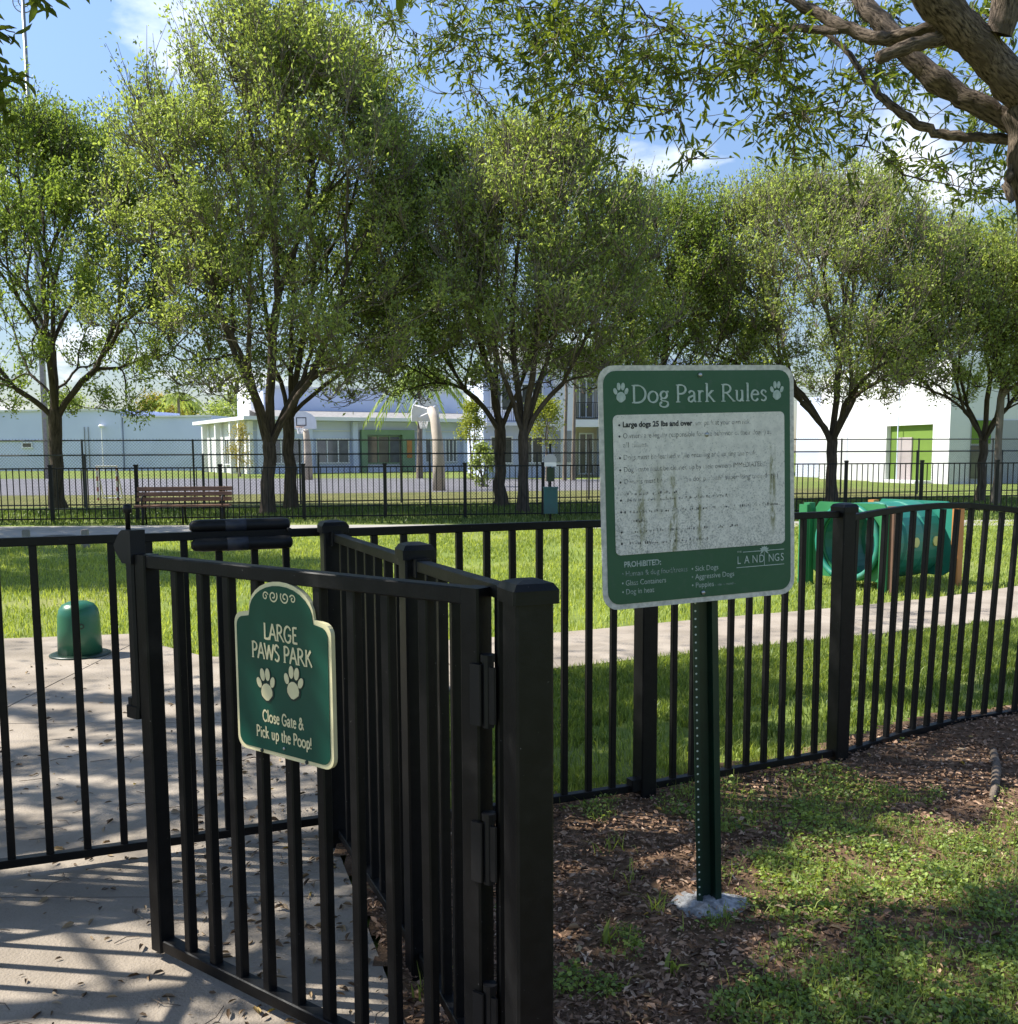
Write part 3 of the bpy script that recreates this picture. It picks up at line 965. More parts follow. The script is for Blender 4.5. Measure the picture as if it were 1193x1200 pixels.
SERIF = {   # old-style roman drawn with a broad nib: strokes, serif feet (x, y, half width), advance
    'D': ([[(.13, .0), (.13, .67)], [(.13, .67)] + arc(.28, .335, .36, .335, 90, -90, 16) + [(.13, 0)]], [(.13, 0, .1), (.13, .67, .1)], .72),
    'o': ([arc(.25, .215, .205, .215, 0, 360, 20)], [], .52),
    'g': ([arc(.215, .29, .145, .14, 0, 360, 16), [(.33, .38), (.38, .42), (.44, .41)], [(.13, .17), (.09, .11), (.14, .06), (.3, .04), (.39, .0), (.4, -.07)] + arc(.22, -.085, .18, .105, 0, -240, 14)], [], .47),
    'P': ([[(.13, 0), (.13, .67)], [(.13, .67)] + arc(.26, .495, .22, .175, 90, -90, 12) + [(.13, .32)]], [(.13, 0, .1), (.13, .67, .09)], .55),
    'a': ([[(.07, .35)] + arc(.2, .3, .125, .13, 140, 0, 8) + [(.325, .06), (.36, .0), (.41, .02)], [(.325, .26), (.15, .2)] + arc(.16, .1, .1, .1, 100, 300, 8) + [(.325, .1)]], [], .43),
    'r': ([[(.13, 0), (.13, .43)], [(.13, .32), (.2, .41), (.27, .43), (.32, .39)]], [(.13, 0, .09), (.1, .43, .05)], .36),
    'k': ([[(.12, 0), (.12, .72)], [(.12, .2), (.36, .43)], [(.2, .27), (.44, .0)]], [(.12, 0, .085), (.09, .72, .05), (.37, .43, .07), (.45, 0, .06)], .5),
    'R': ([[(.13, 0), (.13, .67)], [(.13, .67)] + arc(.27, .505, .2, .165, 90, -90, 12) + [(.13, .34)], [(.28, .34), (.62, .0)]], [(.13, 0, .1), (.13, .67, .09), (.63, 0, .07)], .65),
    'u': ([[(.12, .43), (.12, .14)] + arc(.24, .13, .12, .125, 180, 300, 7) + [(.38, .12)], [(.38, .43), (.38, .0)]], [(.09, .43, .05), (.35, .43, .05), (.42, 0, .04)], .52),
    'l': ([[(.12, 0), (.12, .72)]], [(.12, 0, .085), (.09, .72, .05)], .25),
    'e': ([[(.06, .255), (.385, .255)] + arc(.225, .215, .17, .215, 12, 325, 18)], [], .44),
    's': ([[(.31, .33)] + arc(.2, .325, .105, .105, 30, 200, 8) + [(.2, .21), (.29, .16)] + arc(.19, .105, .12, .105, 30, -150, 8)], [], .39),
    ' ': ([], [], .26),
    'L': ([[(.12, .67), (.12, .0)], [(.12, .02), (.43, .02), (.45, .1)]], [(.12, .67, .07)], .49),
    'A': ([[(.02, 0), (.29, .68)], [(.29, .68), (.56, 0)], [(.13, .24), (.45, .24)]], [(.03, 0, .06), (.55, 0, .07)], .58),
    'G': ([[(.56, .56)] + arc(.34, .335, .28, .335, 40, 325, 18), [(.57, .15), (.57, .3)], [(.36, .3), (.62, .3)]], [], .66),
    'E': ([[(.12, .67), (.12, 0)], [(.12, .655), (.42, .655)], [(.12, .355), (.37, .355)], [(.12, .015), (.45, .015)]], [], .5),
    'W': ([[(.02, .67), (.22, 0)], [(.22, 0), (.4, .62)], [(.4, .62), (.6, 0)], [(.6, 0), (.8, .67)]], [(.03, .67, .06), (.79, .67, .06)], .82),
    'S': ([[(.4, .56)] + arc(.25, .51, .165, .16, 30, 215, 10) + [(.28, .33), (.38, .25)] + arc(.245, .165, .175, .165, 25, -150, 10)], [], .5),
    'K': ([[(.12, 0), (.12, .67)], [(.13, .3), (.48, .67)], [(.23, .4), (.56, 0)]], [(.12, 0, .07), (.12, .67, .07)], .58),
    'C': ([[(.56, .56)] + arc(.34, .335, .28, .335, 42, 318, 18)], [], .6),
    't': ([[(.14, .55), (.14, .1), (.19, .01), (.27, .03)], [(.04, .43), (.27, .43)]], [], .3),
    'i': ([[(.11, 0), (.11, .43)], [(.11, .56), (.11, .63)]], [(.11, 0, .06)], .23),
    'c': ([[(.36, .34)] + arc(.23, .215, .18, .215, 40, 320, 14)], [], .4),
    'p': ([[(.11, -.22), (.11, .43)], arc(.25, .215, .16, .215, 150, -150, 14)], [(.11, -.22, .06)], .47),
    'h': ([[(.11, 0), (.11, .72)], [(.11, .3), (.2, .42), (.32, .42), (.37, .3), (.37, 0)]], [(.11, 0, .05), (.37, 0, .05)], .48),
    '!': ([[(.11, .2), (.11, .68)], [(.11, 0), (.11, .07)]], [], .22),
    '&': ([[(.62, .0), (.2, .5)] + arc(.28, .56, .1, .11, 200, -30, 8) + [(.3, .42), (.12, .28)] + arc(.22, .15, .16, .15, 140, 330, 8) + [(.5, .32), (.56, .36)]], [], .66),
}


def ribbon(mb_, pts, thin, thick, place, lift):
    n = len(pts)
    L, Rr = [], []
    for i, p in enumerate(pts):
        a, b = pts[max(i - 1, 0)], pts[min(i + 1, n - 1)]
        dx, dy = b[0] - a[0], b[1] - a[1]
        k = math.hypot(dx, dy) or 1e-6
        dx, dy = dx / k, dy / k
        w = thin + (thick - thin) * abs(dy + 0.35 * dx) / 1.06
        L.append((p[0] - dy * w / 2, p[1] + dx * w / 2)); Rr.append((p[0] + dy * w / 2, p[1] - dx * w / 2))
    vs = [place(*q, lift) for q in L] + [place(*q, lift) for q in Rr]
    mb_.add(vs, [(n + i, n + i + 1, i + 1, i) for i in range(n - 1)])


def serif_text(parent, s, x, z, size, m, y, thin=.035, thick=.075, name='lettering', track=0.0, sx=1.0):
    mb_ = MB(); cx = x; lift = 0.0
    for ch in s:
        st, ft, adv = SERIF[ch]
        for p in st:
            lift += 0.00002
            ribbon(mb_, p, thin, thick, lambda a, b, l_, c_=cx: (c_ + a * size * sx, y - l_, z + b * size), lift)
        for (fx, fy, hw) in ft:
            lift += 0.00002
            ribbon(mb_, [(fx - hw, fy), (fx + hw, fy)], .04, .04, lambda a, b, l_, c_=cx: (c_ + a * size * sx, y - l_, z + b * size), lift)
        cx += (adv + track) * size * sx
    o = mb_.build(name, m, parent)
    return o, cx - x


def serif_width(s, track=0.0):
    return sum(SERIF[c][2] + track for c in s)


def blob(cx, cz, rx, rz, rot=0.0, n=14):
    out = []
    for i in range(n):
        a = 2 * math.pi * i / n
        u, v = rx * math.cos(a), rz * math.sin(a)
        out.append((cx + u * math.cos(rot) - v * math.sin(rot), cz + u * math.sin(rot) + v * math.cos(rot)))
    return out


def paw(parent, cx, cz, s, m, y, rot=0.0, ink=None, flip=1):
    """paw print: four toes and a heel pad, each a raised flat piece"""
    root = empty('paw_print', (cx, 0, cz), 0, parent)
    root.rotation_euler = (0, -rot, 0)
    shapes = [('toe', blob(-.36, .16, .12, .2, .35)), ('toe', blob(-.13, .44, .125, .23, .08)), ('toe', blob(.15, .44, .125, .23, -.08)), ('toe', blob(.38, .16, .12, .2, -.35))]
    heel = [(-.30, -.18), (-.24, .0), (-.1, .1), (0.02, .12), (.12, .1), (.26, .0), (.32, -.18), (.3, -.32), (.18, -.42), (.06, -.5), (-.06, -.5), (-.18, -.42), (-.28, -.32)]
    shapes.append(('heel_pad', heel))
    for nm, o in shapes:
        m_ = MB(); m_.plate([(a * s * flip, b * s) for a, b in (o if flip > 0 else o[::-1])], y - 0.0012, y + 0.0005)
        m_.build(nm, m, root)
        if ink:
            cx_, cz_ = np.mean([p[0] for p in o]), np.mean([p[1] for p in o])
            m_ = MB(); m_.plate([(((a - cx_) * 1.22 + cx_ + .02) * s * flip, ((b - cz_) * 1.18 + cz_ - .015) * s) for a, b in (o if flip > 0 else o[::-1])], y - 0.0004, y + 0.0004)
            m_.build('outline', ink, root)
    return root


def rrect(w, h, r_, n=5, cx=0.0, cz=0.0):
    out = []
    for sx, sz, a0 in ((1, -1, -90), (1, 1, 0), (-1, 1, 90), (-1, -1, 180)):
        for i in range(n + 1):
            a = R(a0 + 90 * i / n)
            out.append((cx + sx * (w / 2 - r_) + r_ * math.cos(a), cz + sz * (h / 2 - r_) + r_ * math.sin(a)))
    return out


# ------------------------------------------------------------------ sign on the gate
SW, SH = 0.362, 0.356


def arch_outline(w, h, rc, rise, inset=0.0, n=14):
    """body with rounded corners and an arched top between two shoulders"""
    w2, h2 = w / 2 - inset, h / 2 - inset
    rc = max(rc - inset * 0.3, 0.006)
    sh = w * 0.335 - inset * 0.25
    out = []
    for cx, cz, a0 in ((w2 - rc, -h2 + rc, -90), (w2 - rc, h2 - rc, 0)):
        out += [(cx + rc * math.cos(R(a0 + 90 * i / 5)), cz + rc * math.sin(R(a0 + 90 * i / 5))) for i in range(6)]
    a = []
    top = rise - 0.0
    for i in range(n + 1):
        t = math.pi * i / n
        a.append((sh * math.cos(t), h2 + 0.012 + (top) * math.sin(t)))
    out += [(sh + 0.002, h2 + 0.004)] + a + [(-sh - 0.002, h2 + 0.004)]
    for cx, cz, a0 in ((-w2 + rc, h2 - rc, 90), (-w2 + rc, -h2 + rc, 180)):
        out += [(cx + rc * math.cos(R(a0 + 90 * i / 5)), cz + rc * math.sin(R(a0 + 90 * i / 5))) for i in range(6)]
    return out


sg_c = Vector((-0.562, 2.475))
gate_sign = tag(empty('gate_sign', (sg_c.x, sg_c.y, 0.925), g_ang), 'arched green and cream sign on the open gate reading large paws park', 'sign')
m_ = MB(); m_.plate(arch_outline(SW, SH, 0.03, 0.075), 0.0, 0.012); m_.build('border', M_CREAM_PAINT, gate_sign)
m_ = MB(); m_.plate(arch_outline(SW, SH, 0.03, 0.075, 0.0105), -0.002, -0.0002); m_.build('panel', M_SIGN_GREEN, gate_sign)
YS = -0.0032
for line, z, cap, w, tk in (('LARGE', 0.118, 0.040, 0.130, .07), ('PAWS PARK', 0.067, 0.040, 0.228, .07), ('Close Gate &', -0.093, 0.028, 0.156, .11), ('Pick up the Poop!', -0.136, 0.028, 0.210, .11)):
    size = cap / .68
    kx = w / (serif_width(line) * size)
    x_ = -w / 2 + 0.002
    for word in line.split(' '):
        serif_text(gate_sign, word, x_, z, size, M_CREAM_PAINT, YS, tk, .135, sx=kx)
        x_ += serif_width(word + ' ') * size * kx
paw(gate_sign, -0.058, -0.004, 0.070, M_CREAM_PAINT, -0.003, 0.12, M_SIGN_INK)
paw(gate_sign, 0.045, 0.014, 0.070, M_CREAM_PAINT, -0.003, -0.1, M_SIGN_INK)
for sgn in (-1, 1):                              # scrolls under the arch
    m_ = MB()
    sp_ = []
    for i in range(24):
        t = i / 23
        an = sgn * (-0.6 + t * 9.0)
        rr = 0.0165 * (1 - 0.82 * t)
        sp_.append((sgn * 0.022 + rr * math.cos(an + (math.pi if sgn > 0 else 0)), 0.228 + rr * math.sin(an + (math.pi if sgn > 0 else 0))))
    ribbon(m_, sp_, 0.0035, 0.0042, lambda a, b, l_: (a, YS - l_, b), 0.0)
    sp2 = []
    for i in range(18):
        t = i / 17
        an = -sgn * (0.4 + t * 7.5)
        rr = 0.0115 * (1 - 0.8 * t)
        sp2.append((sgn * 0.051 + rr * math.cos(an + (0 if sgn < 0 else math.pi)), 0.226 + rr * math.sin(an + (0 if sgn < 0 else math.pi))))
    ribbon(m_, sp2, 0.0032, 0.0038, lambda a, b, l_: (a, YS - l_, b), 0.0001)
    m_.build('scroll', M_CREAM_PAINT, gate_sign)
for x, z in ((-0.085, -0.1725), (0.085, -0.1725)):
    m_ = MB(); m_.lathe([(0.005, 0), (0.005, 0.003), (0.003, 0.0045)], 10)
    o = m_.build('bolt', M_SIGN_INK, gate_sign, True); o.rotation_euler = (R(90), 0, 0); o.location = (x, 0.0, z)
m_ = MB(); m_.lathe([(0.004, 0), (0.004, 0.003), (0.002, 0.004)], 10)
o = m_.build('bolt', M_BOLT, gate_sign, True); o.rotation_euler = (R(90), 0, 0); o.location = (0.004, -0.002, -0.152)

# ------------------------------------------------------------------ dog park rules sign on its perforated post
LEANR = R(1.9)
rules = tag(empty('rules_sign', (0.652, 3.225, 0)), 'weathered green dog park rules sign on a perforated green steel post', 'sign')
rules.rotation_euler = (0, -R(1.7), 0)
YAW = R(20.5)
m_ = MB()                                        # U-channel post
prof = [(-0.042, -0.014), (-0.022, -0.014), (-0.016, 0.02), (0.016, 0.02), (0.022, -0.014), (0.042, -0.014), (0.042, -0.010), (0.0255, -0.010), (0.0195, 0.0245), (-0.0195, 0.0245), (-0.0255, -0.010), (-0.042, -0.010)]
k = len(prof)
vs = [(x, y, z) for z in (-0.3, 1.72) for x, y in prof]
m_.add(vs, [(i, (i + 1) % k, k + (i + 1) % k, k + i) for i in range(k)] + [tuple(range(k - 1, -1, -1)), tuple(range(k, 2 * k))])
post_o = m_.build('post', M_GREEN_POST, rules)
post_o.rotation_euler = (0, 0, R(8))
m_ = MB()
for z in np.arange(0.06, 1.05, 0.0254):
    for x in (-0.033,):
        m_.add([(x + 0.0035 * math.cos(a), -0.0146, z + 0.0035 * math.sin(a)) for a in np.linspace(0, 2 * math.pi, 7)[:-1]], [tuple(range(6))])
pc = m_.build('punched_hole', mat('hole_light', (0.55, 0.6, 0.5), (0.45, 0.5, 0.4), scale=3, rough=0.7), post_o); pc['kind'] = 'stuff'
m_ = MB()
ring = [(0.135 * (1 + 0.12 * math.sin(3 * a + 1) + 0.06 * math.sin(7 * a)) * math.cos(a), 0.10 * (1 + 0.12 * math.sin(3 * a + 1) + 0.06 * math.sin(7 * a)) * math.sin(a)) for a in np.linspace(0, 2 * math.pi, 25)[:-1]]
vs = [(x, y, 0.0) for x, y in ring] + [(x * .85, y * .85, 0.026) for x, y in ring] + [(x * .45, y * .45, 0.036 + .006 * math.sin(9 * x * 30)) for x, y in ring] + [(0, 0, 0.04)]
n = 24
fs = [(i, (i + 1) % n, n + (i + 1) % n, n + i) for i in range(n)] + [(n + i, n + (i + 1) % n, 2 * n + (i + 1) % n, 2 * n + i) for i in range(n)] + [(2 * n + i, 2 * n + (i + 1) % n, 3 * n) for i in range(n)]
m_.add(vs, fs); m_.build('cement_footing', M_CEMENT, rules, True)

board = empty('board', (-0.012, -0.045, 1.400), YAW, rules)
BW, BH = 0.69, 0.735
m_ = MB(); m_.plate(rrect(BW, BH, 0.05), 0.0, 0.004); m_.build('border', M_RULE_GREY, board)
m_ = MB(); m_.plate(rrect(BW - 0.032, BH - 0.032, 0.040), -0.0015, -0.0002); m_.build('green_field', M_RULE_GREEN, board)
PW, PH, PZ = 0.607, 0.422, 0.010
fld = MB(); fld.plate(rrect(PW, PH, 0.016, 4, 0, 0), -0.0032, -0.0017)
fo = fld.build('white_field', M_RULE_FACE, board); fo.location = (0.003, 0, PZ)
YR = -0.0030
hw = serif_width('Dog Park Rules')
TS = 0.482 / hw
tx_ = -0.238
for word in ('Dog ', 'Park ', 'Rules'):
    serif_text(board, word, tx_, 0.2565, TS, M_RULE_LET, YR, .045, .10)
    tx_ += serif_width(word) * TS
paw(board, -0.272, 0.283, 0.050, M_RULE_LET, -0.0018)
paw(board, 0.279, 0.283, 0.050, M_RULE_LET, -0.0018)
YP = -0.0036
x0 = -0.270
zl = [0.1915, 0.158, 0.1305, 0.0935, 0.057, 0.0204, -0.034, -0.0695, -0.1305, -0.1655]
zl = [z - 0.007 for z in zl]


def bullet(z, x=x0):
    m_ = MB(); m_.add([(x - 0.010 + 0.0035 * math.cos(a), YP, z + 0.006 + 0.0035 * math.sin(a)) for a in np.linspace(0, 2 * math.pi, 9)[:-1]], [tuple(range(8))])
    m_.build('bullet', M_INK_BOLD, board)


TX = x0 + 0.001
sz = 0.0225
for i in (0, 1, 3, 4, 5, 6, 7, 8, 9):
    bullet(zl[i])
put_text(board, 'Large dogs 25 lbs and over', TX, zl[0], sz, M_INK_BOLD, YP, bold=0.0009, fitw=0.2395)
put_text(board, ', use park at your own risk.', TX + 0.241, zl[0], sz, M_INK_WORN, YP, fitw=0.208)
put_text(board, 'Owners are legally responsible for the behavior of their dog(s) at', TX, zl[1], sz, M_INK_WORN, YP, fitw=0.526)
put_text(board, 'all times.', TX, zl[2], sz, M_INK_WORN, YP, fitw=0.085)
put_text(board, 'Dogs must be leashed while entering and exiting the park.', TX, zl[3], sz, M_INK_WORN, YP, fitw=0.471)
put_text(board, 'Dog waste must be cleaned up by their owners IMMEDIATELY.', TX, zl[4], sz, M_INK_WORN, YP, fitw=0.507)
put_text(board, 'Owners must be in', TX, zl[5], sz, M_INK_FAINT, YP, fitw=0.15)
put_text(board, 'the dog park and supervising their dog(s)', TX + 0.205, zl[5], sz, M_INK_WORN, YP, fitw=0.345)
# print that has flaked away beyond reading: broken dashes
m_ = MB()
for zi, a, b in ((5.65, 0.0, 0.18), (6, 0.01, 0.36), (7, 0.0, 0.545), (7.45, 0.03, 0.08), (8, 0.02, 0.40), (9, 0.0, 0.31)):
    z0_ = float(np.interp(zi, range(10), zl))
    x = TX + a
    while x < TX + b:
        w = random.uniform(0.002, 0.006); h_ = random.uniform(0.004, 0.010)
        if random.random() < 0.7:
            q = random.uniform(0, .003)
            m_.add([(x, YP, z0_ + q), (x + w, YP, z0_ + q), (x + w, YP, z0_ + q + h_), (x, YP, z0_ + q + h_ * .8)], [(0, 1, 2, 3)])
        x += w + random.uniform(0.001, 0.004)
fp = m_.build('flaked_print', M_INK_FAINT, board); fp['kind'] = 'stuff'
put_text(board, 'PROHIBITED', -0.274, -0.2385, 0.0245, M_LET_WORN, YR + .0008, bold=0.0006, fitw=0.122)
put_text(board, ':', -0.151, -0.2385, 0.0245, M_LET_WORN, YR + .0008, bold=0.0006)['kind'] = 'stuff'
for s, z, w, mm in (('\u2022 Human & dog food/treats', -0.2665, 0.229, M_LET_FAINT), ('\u2022 Glass Containers', -0.295, 0.153, M_LET_WORN), ('\u2022 Dog in heat', -0.322, 0.111, M_LET_WORN)):
    put_text(board, s, -0.283, z, 0.0235, mm, YR + .0008, fitw=w)
for s, z, w in (('\u2022 Sick Dogs', -0.268, 0.097), ('\u2022 Aggressive Dogs', -0.2935, 0.155), ('\u2022 Puppies', -0.320, 0.080)):
    put_text(board, s, -0.040, z, 0.0235, M_LET_WORN, YR + .0008, fitw=w)
put_text(board, 'under 4 months', 0.044, -0.320, 0.0115, M_LET_FAINT, YR + .0008, fitw=0.075)
logo = empty('palm_logo', (0.2145, 0, -0.2565), 0, board)
logo.scale = (1.07, 1, 1.05)
m_ = MB()
for (a, b, z, h_) in ((-0.062, 0.0, 0.034, 0.0022), (0.018, 0.083, 0.034, 0.0022), (-0.085, 0.083, -0.012, 0.0022)):
    m_.add([(a, YR, z), (b, YR, z), (b, YR, z + h_), (a, YR, z + h_)], [(0, 1, 2, 3)])
m_.build('rule_line', M_RULE_LET, logo)
put_text(logo, 'THE', -0.083, 0.034, 0.008, M_LET_WORN, YR, fitw=0.016)
for ch, x in zip('LANDNGS', (-0.083, -0.058, -0.031, -0.007, 0.026, 0.047, 0.070)):
    put_text(logo, ch, x, 0.0, 0.034, M_RULE_LET, YR, sx=0.8)
m_ = MB()
m_.add([(0.0115, YR, -0.010), (0.0135, YR, -0.010), (0.0130, YR, 0.036), (0.0118, YR, 0.036)], [(0, 1, 2, 3)])
for k in range(9):
    a = R(-35 + 250 * k / 8)
    c0 = (0.0124, 0.036)
    tip = (c0[0] + 0.019 * math.cos(a), c0[1] + 0.017 * math.sin(a) - 0.002)
    nx, nz = -math.sin(a) * 0.0028, math.cos(a) * 0.0028
    mid = ((c0[0] + tip[0]) / 2, (c0[1] + tip[1]) / 2 + 0.002)
    l_ = YR - 0.00002 * (k + 1)
    m_.add([(c0[0], l_, c0[1]), (mid[0] - nx, l_, mid[1] - nz), (tip[0], l_, tip[1]), (mid[0] + nx, l_, mid[1] + nz)], [(0, 1, 2, 3)])
m_.build('palm_mark', M_RULE_LET, logo)
for x, z in ((0.0, BH / 2 - 0.03), (0.0, -BH / 2 + 0.03), (0.02, 0.155)):
    m_ = MB(); m_.lathe([(0.007, 0), (0.007, 0.003), (0.004, 0.006)], 10)
    o = m_.build('bolt', M_BOLT, board, True); o.rotation_euler = (R(90), 0, 0); o.location = (x, -0.003, z)

# ------------------------------------------------------------------ small things in the park
# green domed pedestal on the pad
dc = at(95, 772)
dome = tag(empty('utility_dome', (dc.x, dc.y, 0.03)), 'small green plastic domed pedestal standing on the concrete pad', 'utility box')
m_ = MB(); m_.lathe([(0.155, 0.01), (0.15, 0.2), (0.145, 0.3), (0.135, 0.345), (0.11, 0.38), (0.07, 0.398), (0.02, 0.402)], 28); m_.build('cover', M_DOME, dome, True)
m_ = MB(); m_.lathe([(0.215, 0), (0.215, 0.012), (0.20, 0.018), (0.16, 0.02)], 28); m_.build('base_ring', M_GREEN_POST, dome, True)
m_ = MB(); m_.plate(blob(0, 0, 0.02, 0.02), -0.003, 0.003); o = m_.build('badge', M_GREEN_POST, dome); o.location = (0.075, -0.136, 0.235); o.rotation_euler = (0, 0, R(29))
m_ = MB(); m_.plate(blob(0, 0, 0.01, 0.01), -0.004, 0.0); m_.build('badge_centre', M_DOME, o)

# play tunnel
ta, tb, tc_ = at(966, 676), at(1046, 697), at(1120, 688)
e1 = Vector((tb.x - ta.x, tb.y - ta.y)).normalized()
ax = Vector((tc_.x - tb.x, tc_.y - tb.y)); TL = ax.length
tun = tag(empty('play_tunnel', (tb.x, tb.y, 0), math.atan2(ax.y, ax.x)), 'teal green barrel tunnel with yellow dots between green and orange posts on the lawn', 'tunnel')
TW = 1.12
CZ, RO = 0.515, 0.43
CYT = TW / 2
m_ = MB()                                         # ribbed barrel, axis local x
prof = []
xx = 0.03
for s in range(3):
    w = (TL - 0.06) / 3
    prof += [(xx, RO - .03), (xx + .03, RO), (xx + w - .03, RO), (xx + w, RO - .03)]
    xx += w
prof_in = [(x, r_ - 0.03) for x, r_ in prof[::-1]]
full = prof + prof_in
n = 28
vs = [(x, CYT + r_ * math.cos(2 * math.pi * j / n), CZ + r_ * math.sin(2 * math.pi * j / n)) for x, r_ in full for j in range(n)]
kk = len(full)
m_.add(vs, [(i * n + j, i * n + (j + 1) % n, ((i + 1) % kk) * n + (j + 1) % n, ((i + 1) % kk) * n + j) for i in range(kk) for j in range(n)])
m_.build('barrel', M_TUNNEL, tun, False)
for s in range(3):
    w = (TL - 0.06) / 3
    m_ = MB(); m_.plate(blob(0, 0, 0.05, 0.055, 0, 16), -0.012, 0.012)
    o = m_.build('peep_dot', M_YELLOWPL, tun); o.location = (0.03 + w * (s + .5), CYT - RO, CZ - 0.0)
for xx, sgn in ((-0.012, -1), (TL - 0.02, 1)):    # end panels with a round mouth
    m_ = MB()
    nn = 32
    inner = [(CYT + (RO - 0.06) * math.cos(2 * math.pi * i / nn), CZ + (RO - 0.06) * math.sin(2 * math.pi * i / nn)) for i in range(nn)]
    outer = []
    for i in range(nn):
        c, s = math.cos(2 * math.pi * i / nn), math.sin(2 * math.pi * i / nn)
        q = min((TW / 2 - 0.06) / max(abs(c), 1e-6), (0.40 if s < 0 else 0.43) / max(abs(s), 1e-6))
        outer.append((CYT + q * c, CZ + q * s))
    for x_, fl in ((xx, 0), (xx + 0.032, 1)):
        vs = [(x_, y, z) for y, z in inner] + [(x_, y, z) for y, z in outer]
        fs = [(i, (i + 1) % nn, nn + (i + 1) % nn, nn + i) for i in range(nn)]
        m_.add(vs, fs if fl else [f_[::-1] for f_ in fs])
    m_.add([(xx, y, z) for y, z in inner] + [(xx + .032, y, z) for y, z in inner], [(i, (i + 1) % nn, nn + (i + 1) % nn, nn + i) for i in range(nn)])
    m_.add([(xx, y, z) for y, z in outer] + [(xx + .032, y, z) for y, z in outer], [(i, nn + i, nn + (i + 1) % nn, (i + 1) % nn) for i in range(nn)])
    m_.build('end_panel', M_PANELGR if sgn < 0 else M_TUNNEL, tun)
m_ = MB()
m_.tube([(-0.05, CYT + (RO - .03) * math.cos(a), CZ + (RO - .03) * math.sin(a)) for a in np.linspace(0, 2 * math.pi, 33)], 0.035, 8, cap=False)
m_.build('mouth_ring', M_TUNNEL, tun, True)
for (x, y, mm, zt) in ((-0.02, 0.0, M_BROWN, 0.93), (-0.02, TW, M_PANELGR, 0.93), (TL, 0.0, M_ORANGE, 0.93), (TL, TW, M_ORANGE, 0.93)):
    m_ = MB(); m_.cbox((x, y, zt / 2 - 0.1), (0.095, 0.095, zt + .2), 0.008); m_.build('post', mm, tun)
m_ = MB(); m_.cbox((-0.085, 0.06, 0.46), (0.035, 0.10, 0.90), 0.004); m_.build('side_board', M_PANELGR, tun)
m_ = MB(); m_.cbox((-0.085, TW + 0.02, 0.46), (0.035, 0.12, 0.90), 0.004); m_.build('side_board', M_PANELGR, tun)

# slatted bench by the far fence
bc = aty(217, 612, 21.9)
bench = tag(empty('park_bench', (bc.x, bc.y, 0.0), R(9)), 'brown slatted park bench on black legs in front of the far fence', 'bench')
BL = 1.98
for y, z, rx in ((-0.22, 0.42, 0), (-0.13, 0.425, 0), (-0.04, 0.425, 0), (0.05, 0.42, 0)):
    m_ = MB(); m_.cbox((0, 0, 0), (BL, 0.075, 0.035), 0.004, axis=0); o = m_.build('seat_slat', M_WOOD, bench); o.location = (0, y, z)
for k in range(3):
    m_ = MB(); m_.cbox((0, 0, 0), (BL, 0.035, 0.085), 0.004, axis=0); o = m_.build('back_slat', M_WOOD, bench)
    o.location = (0, 0.13 + 0.035 * k, 0.55 + 0.11 * k); o.rotation_euler = (R(-16), 0, 0)
for x in (-0.82, 0.0, 0.82):
    m_ = MB()
    m_.tube([(x, -0.24, 0.02), (x, -0.22, 0.2), (x, -0.25, 0.39)], 0.022, 8)
    m_.tube([(x, 0.2, 0.02), (x, 0.1, 0.22), (x, 0.11, 0.42), (x, 0.24, 0.82)], 0.022, 8)
    m_.tube([(x, -0.25, 0.39), (x, 0.11, 0.40)], 0.02, 8)
    if x:
        m_.tube([(x, -0.24, 0.39), (x, -0.25, 0.6), (x, -0.1, 0.63), (x, 0.17, 0.62)], 0.018, 8)
    m_.build('leg_frame', M_FAR_BLACK, bench, True)

# pet waste station
wc = at(645.5, 612)
ws = tag(empty('pet_waste_station', (wc.x, wc.y, 0)), 'pet waste station with dark green dispenser and blue green bin on one post', 'waste station')
m_ = MB(); m_.cbox((0, 0.05, 0.75), (0.05, 0.05, 1.9), 0.004); m_.build('post', M_FAR_BLACK, ws)
m_ = MB(); m_.cbox((0, -0.02, 1.04), (0.16, 0.09, 0.30), 0.012); m_.build('dispenser', M_GREEN_POST, ws)
m_ = MB(); m_.plate(blob(0, 1.35, 0.14, 0.13, 0, 18), 0.0, 0.015); m_.build('round_sign', M_SHADE_SIGN_GREY, ws)
m_ = MB(); m_.plate([(-0.13, 1.21), (0.13, 1.21), (0.13, 1.30), (-0.13, 1.30)], -0.004, -0.001); m_.build('sign_plate', M_WHITEP, ws)
m_ = MB(); m_.cbox((0, -0.12, 0.47), (0.30, 0.26, 0.54), 0.02); m_.build('bin', M_TEALBIN, ws)
m_ = MB(); m_.cbox((0, -0.12, 0.757), (0.32, 0.28, 0.03), 0.01); m_.build('lid', M_TEALBIN, ws)

# two short stubs beside the far footpath
for px, lb in ((31, 'short grey stub post beside the far footpath, nearer the left edge of the lawn'), (100, 'short grey stub post beside the far footpath, to the right of its twin')):
    q = aty(px, 624, 16.6)
    m_ = MB(); m_.cbox((0, 0, 0.1), (0.10, 0.10, 0.36), 0.008); m_.cbox((0, 0, 0.29), (0.085, 0.085, 0.02), 0.004)
    o = m_.build('stub_post', M_STONE); o.location = (q.x, q.y, 0); tag(o, lb, 'post', 'stub posts by the footpath')
mh = at(70, 630)
m_ = MB(); m_.lathe([(0.3, 0), (0.3, 0.012), (0.28, 0.018)], 20); o = m_.build('access_cover', M_FAR_BLACK); o.location = (mh.x, mh.y, 0.015)
tag(o, 'round black access cover lying flat in the far footpath', 'access cover')

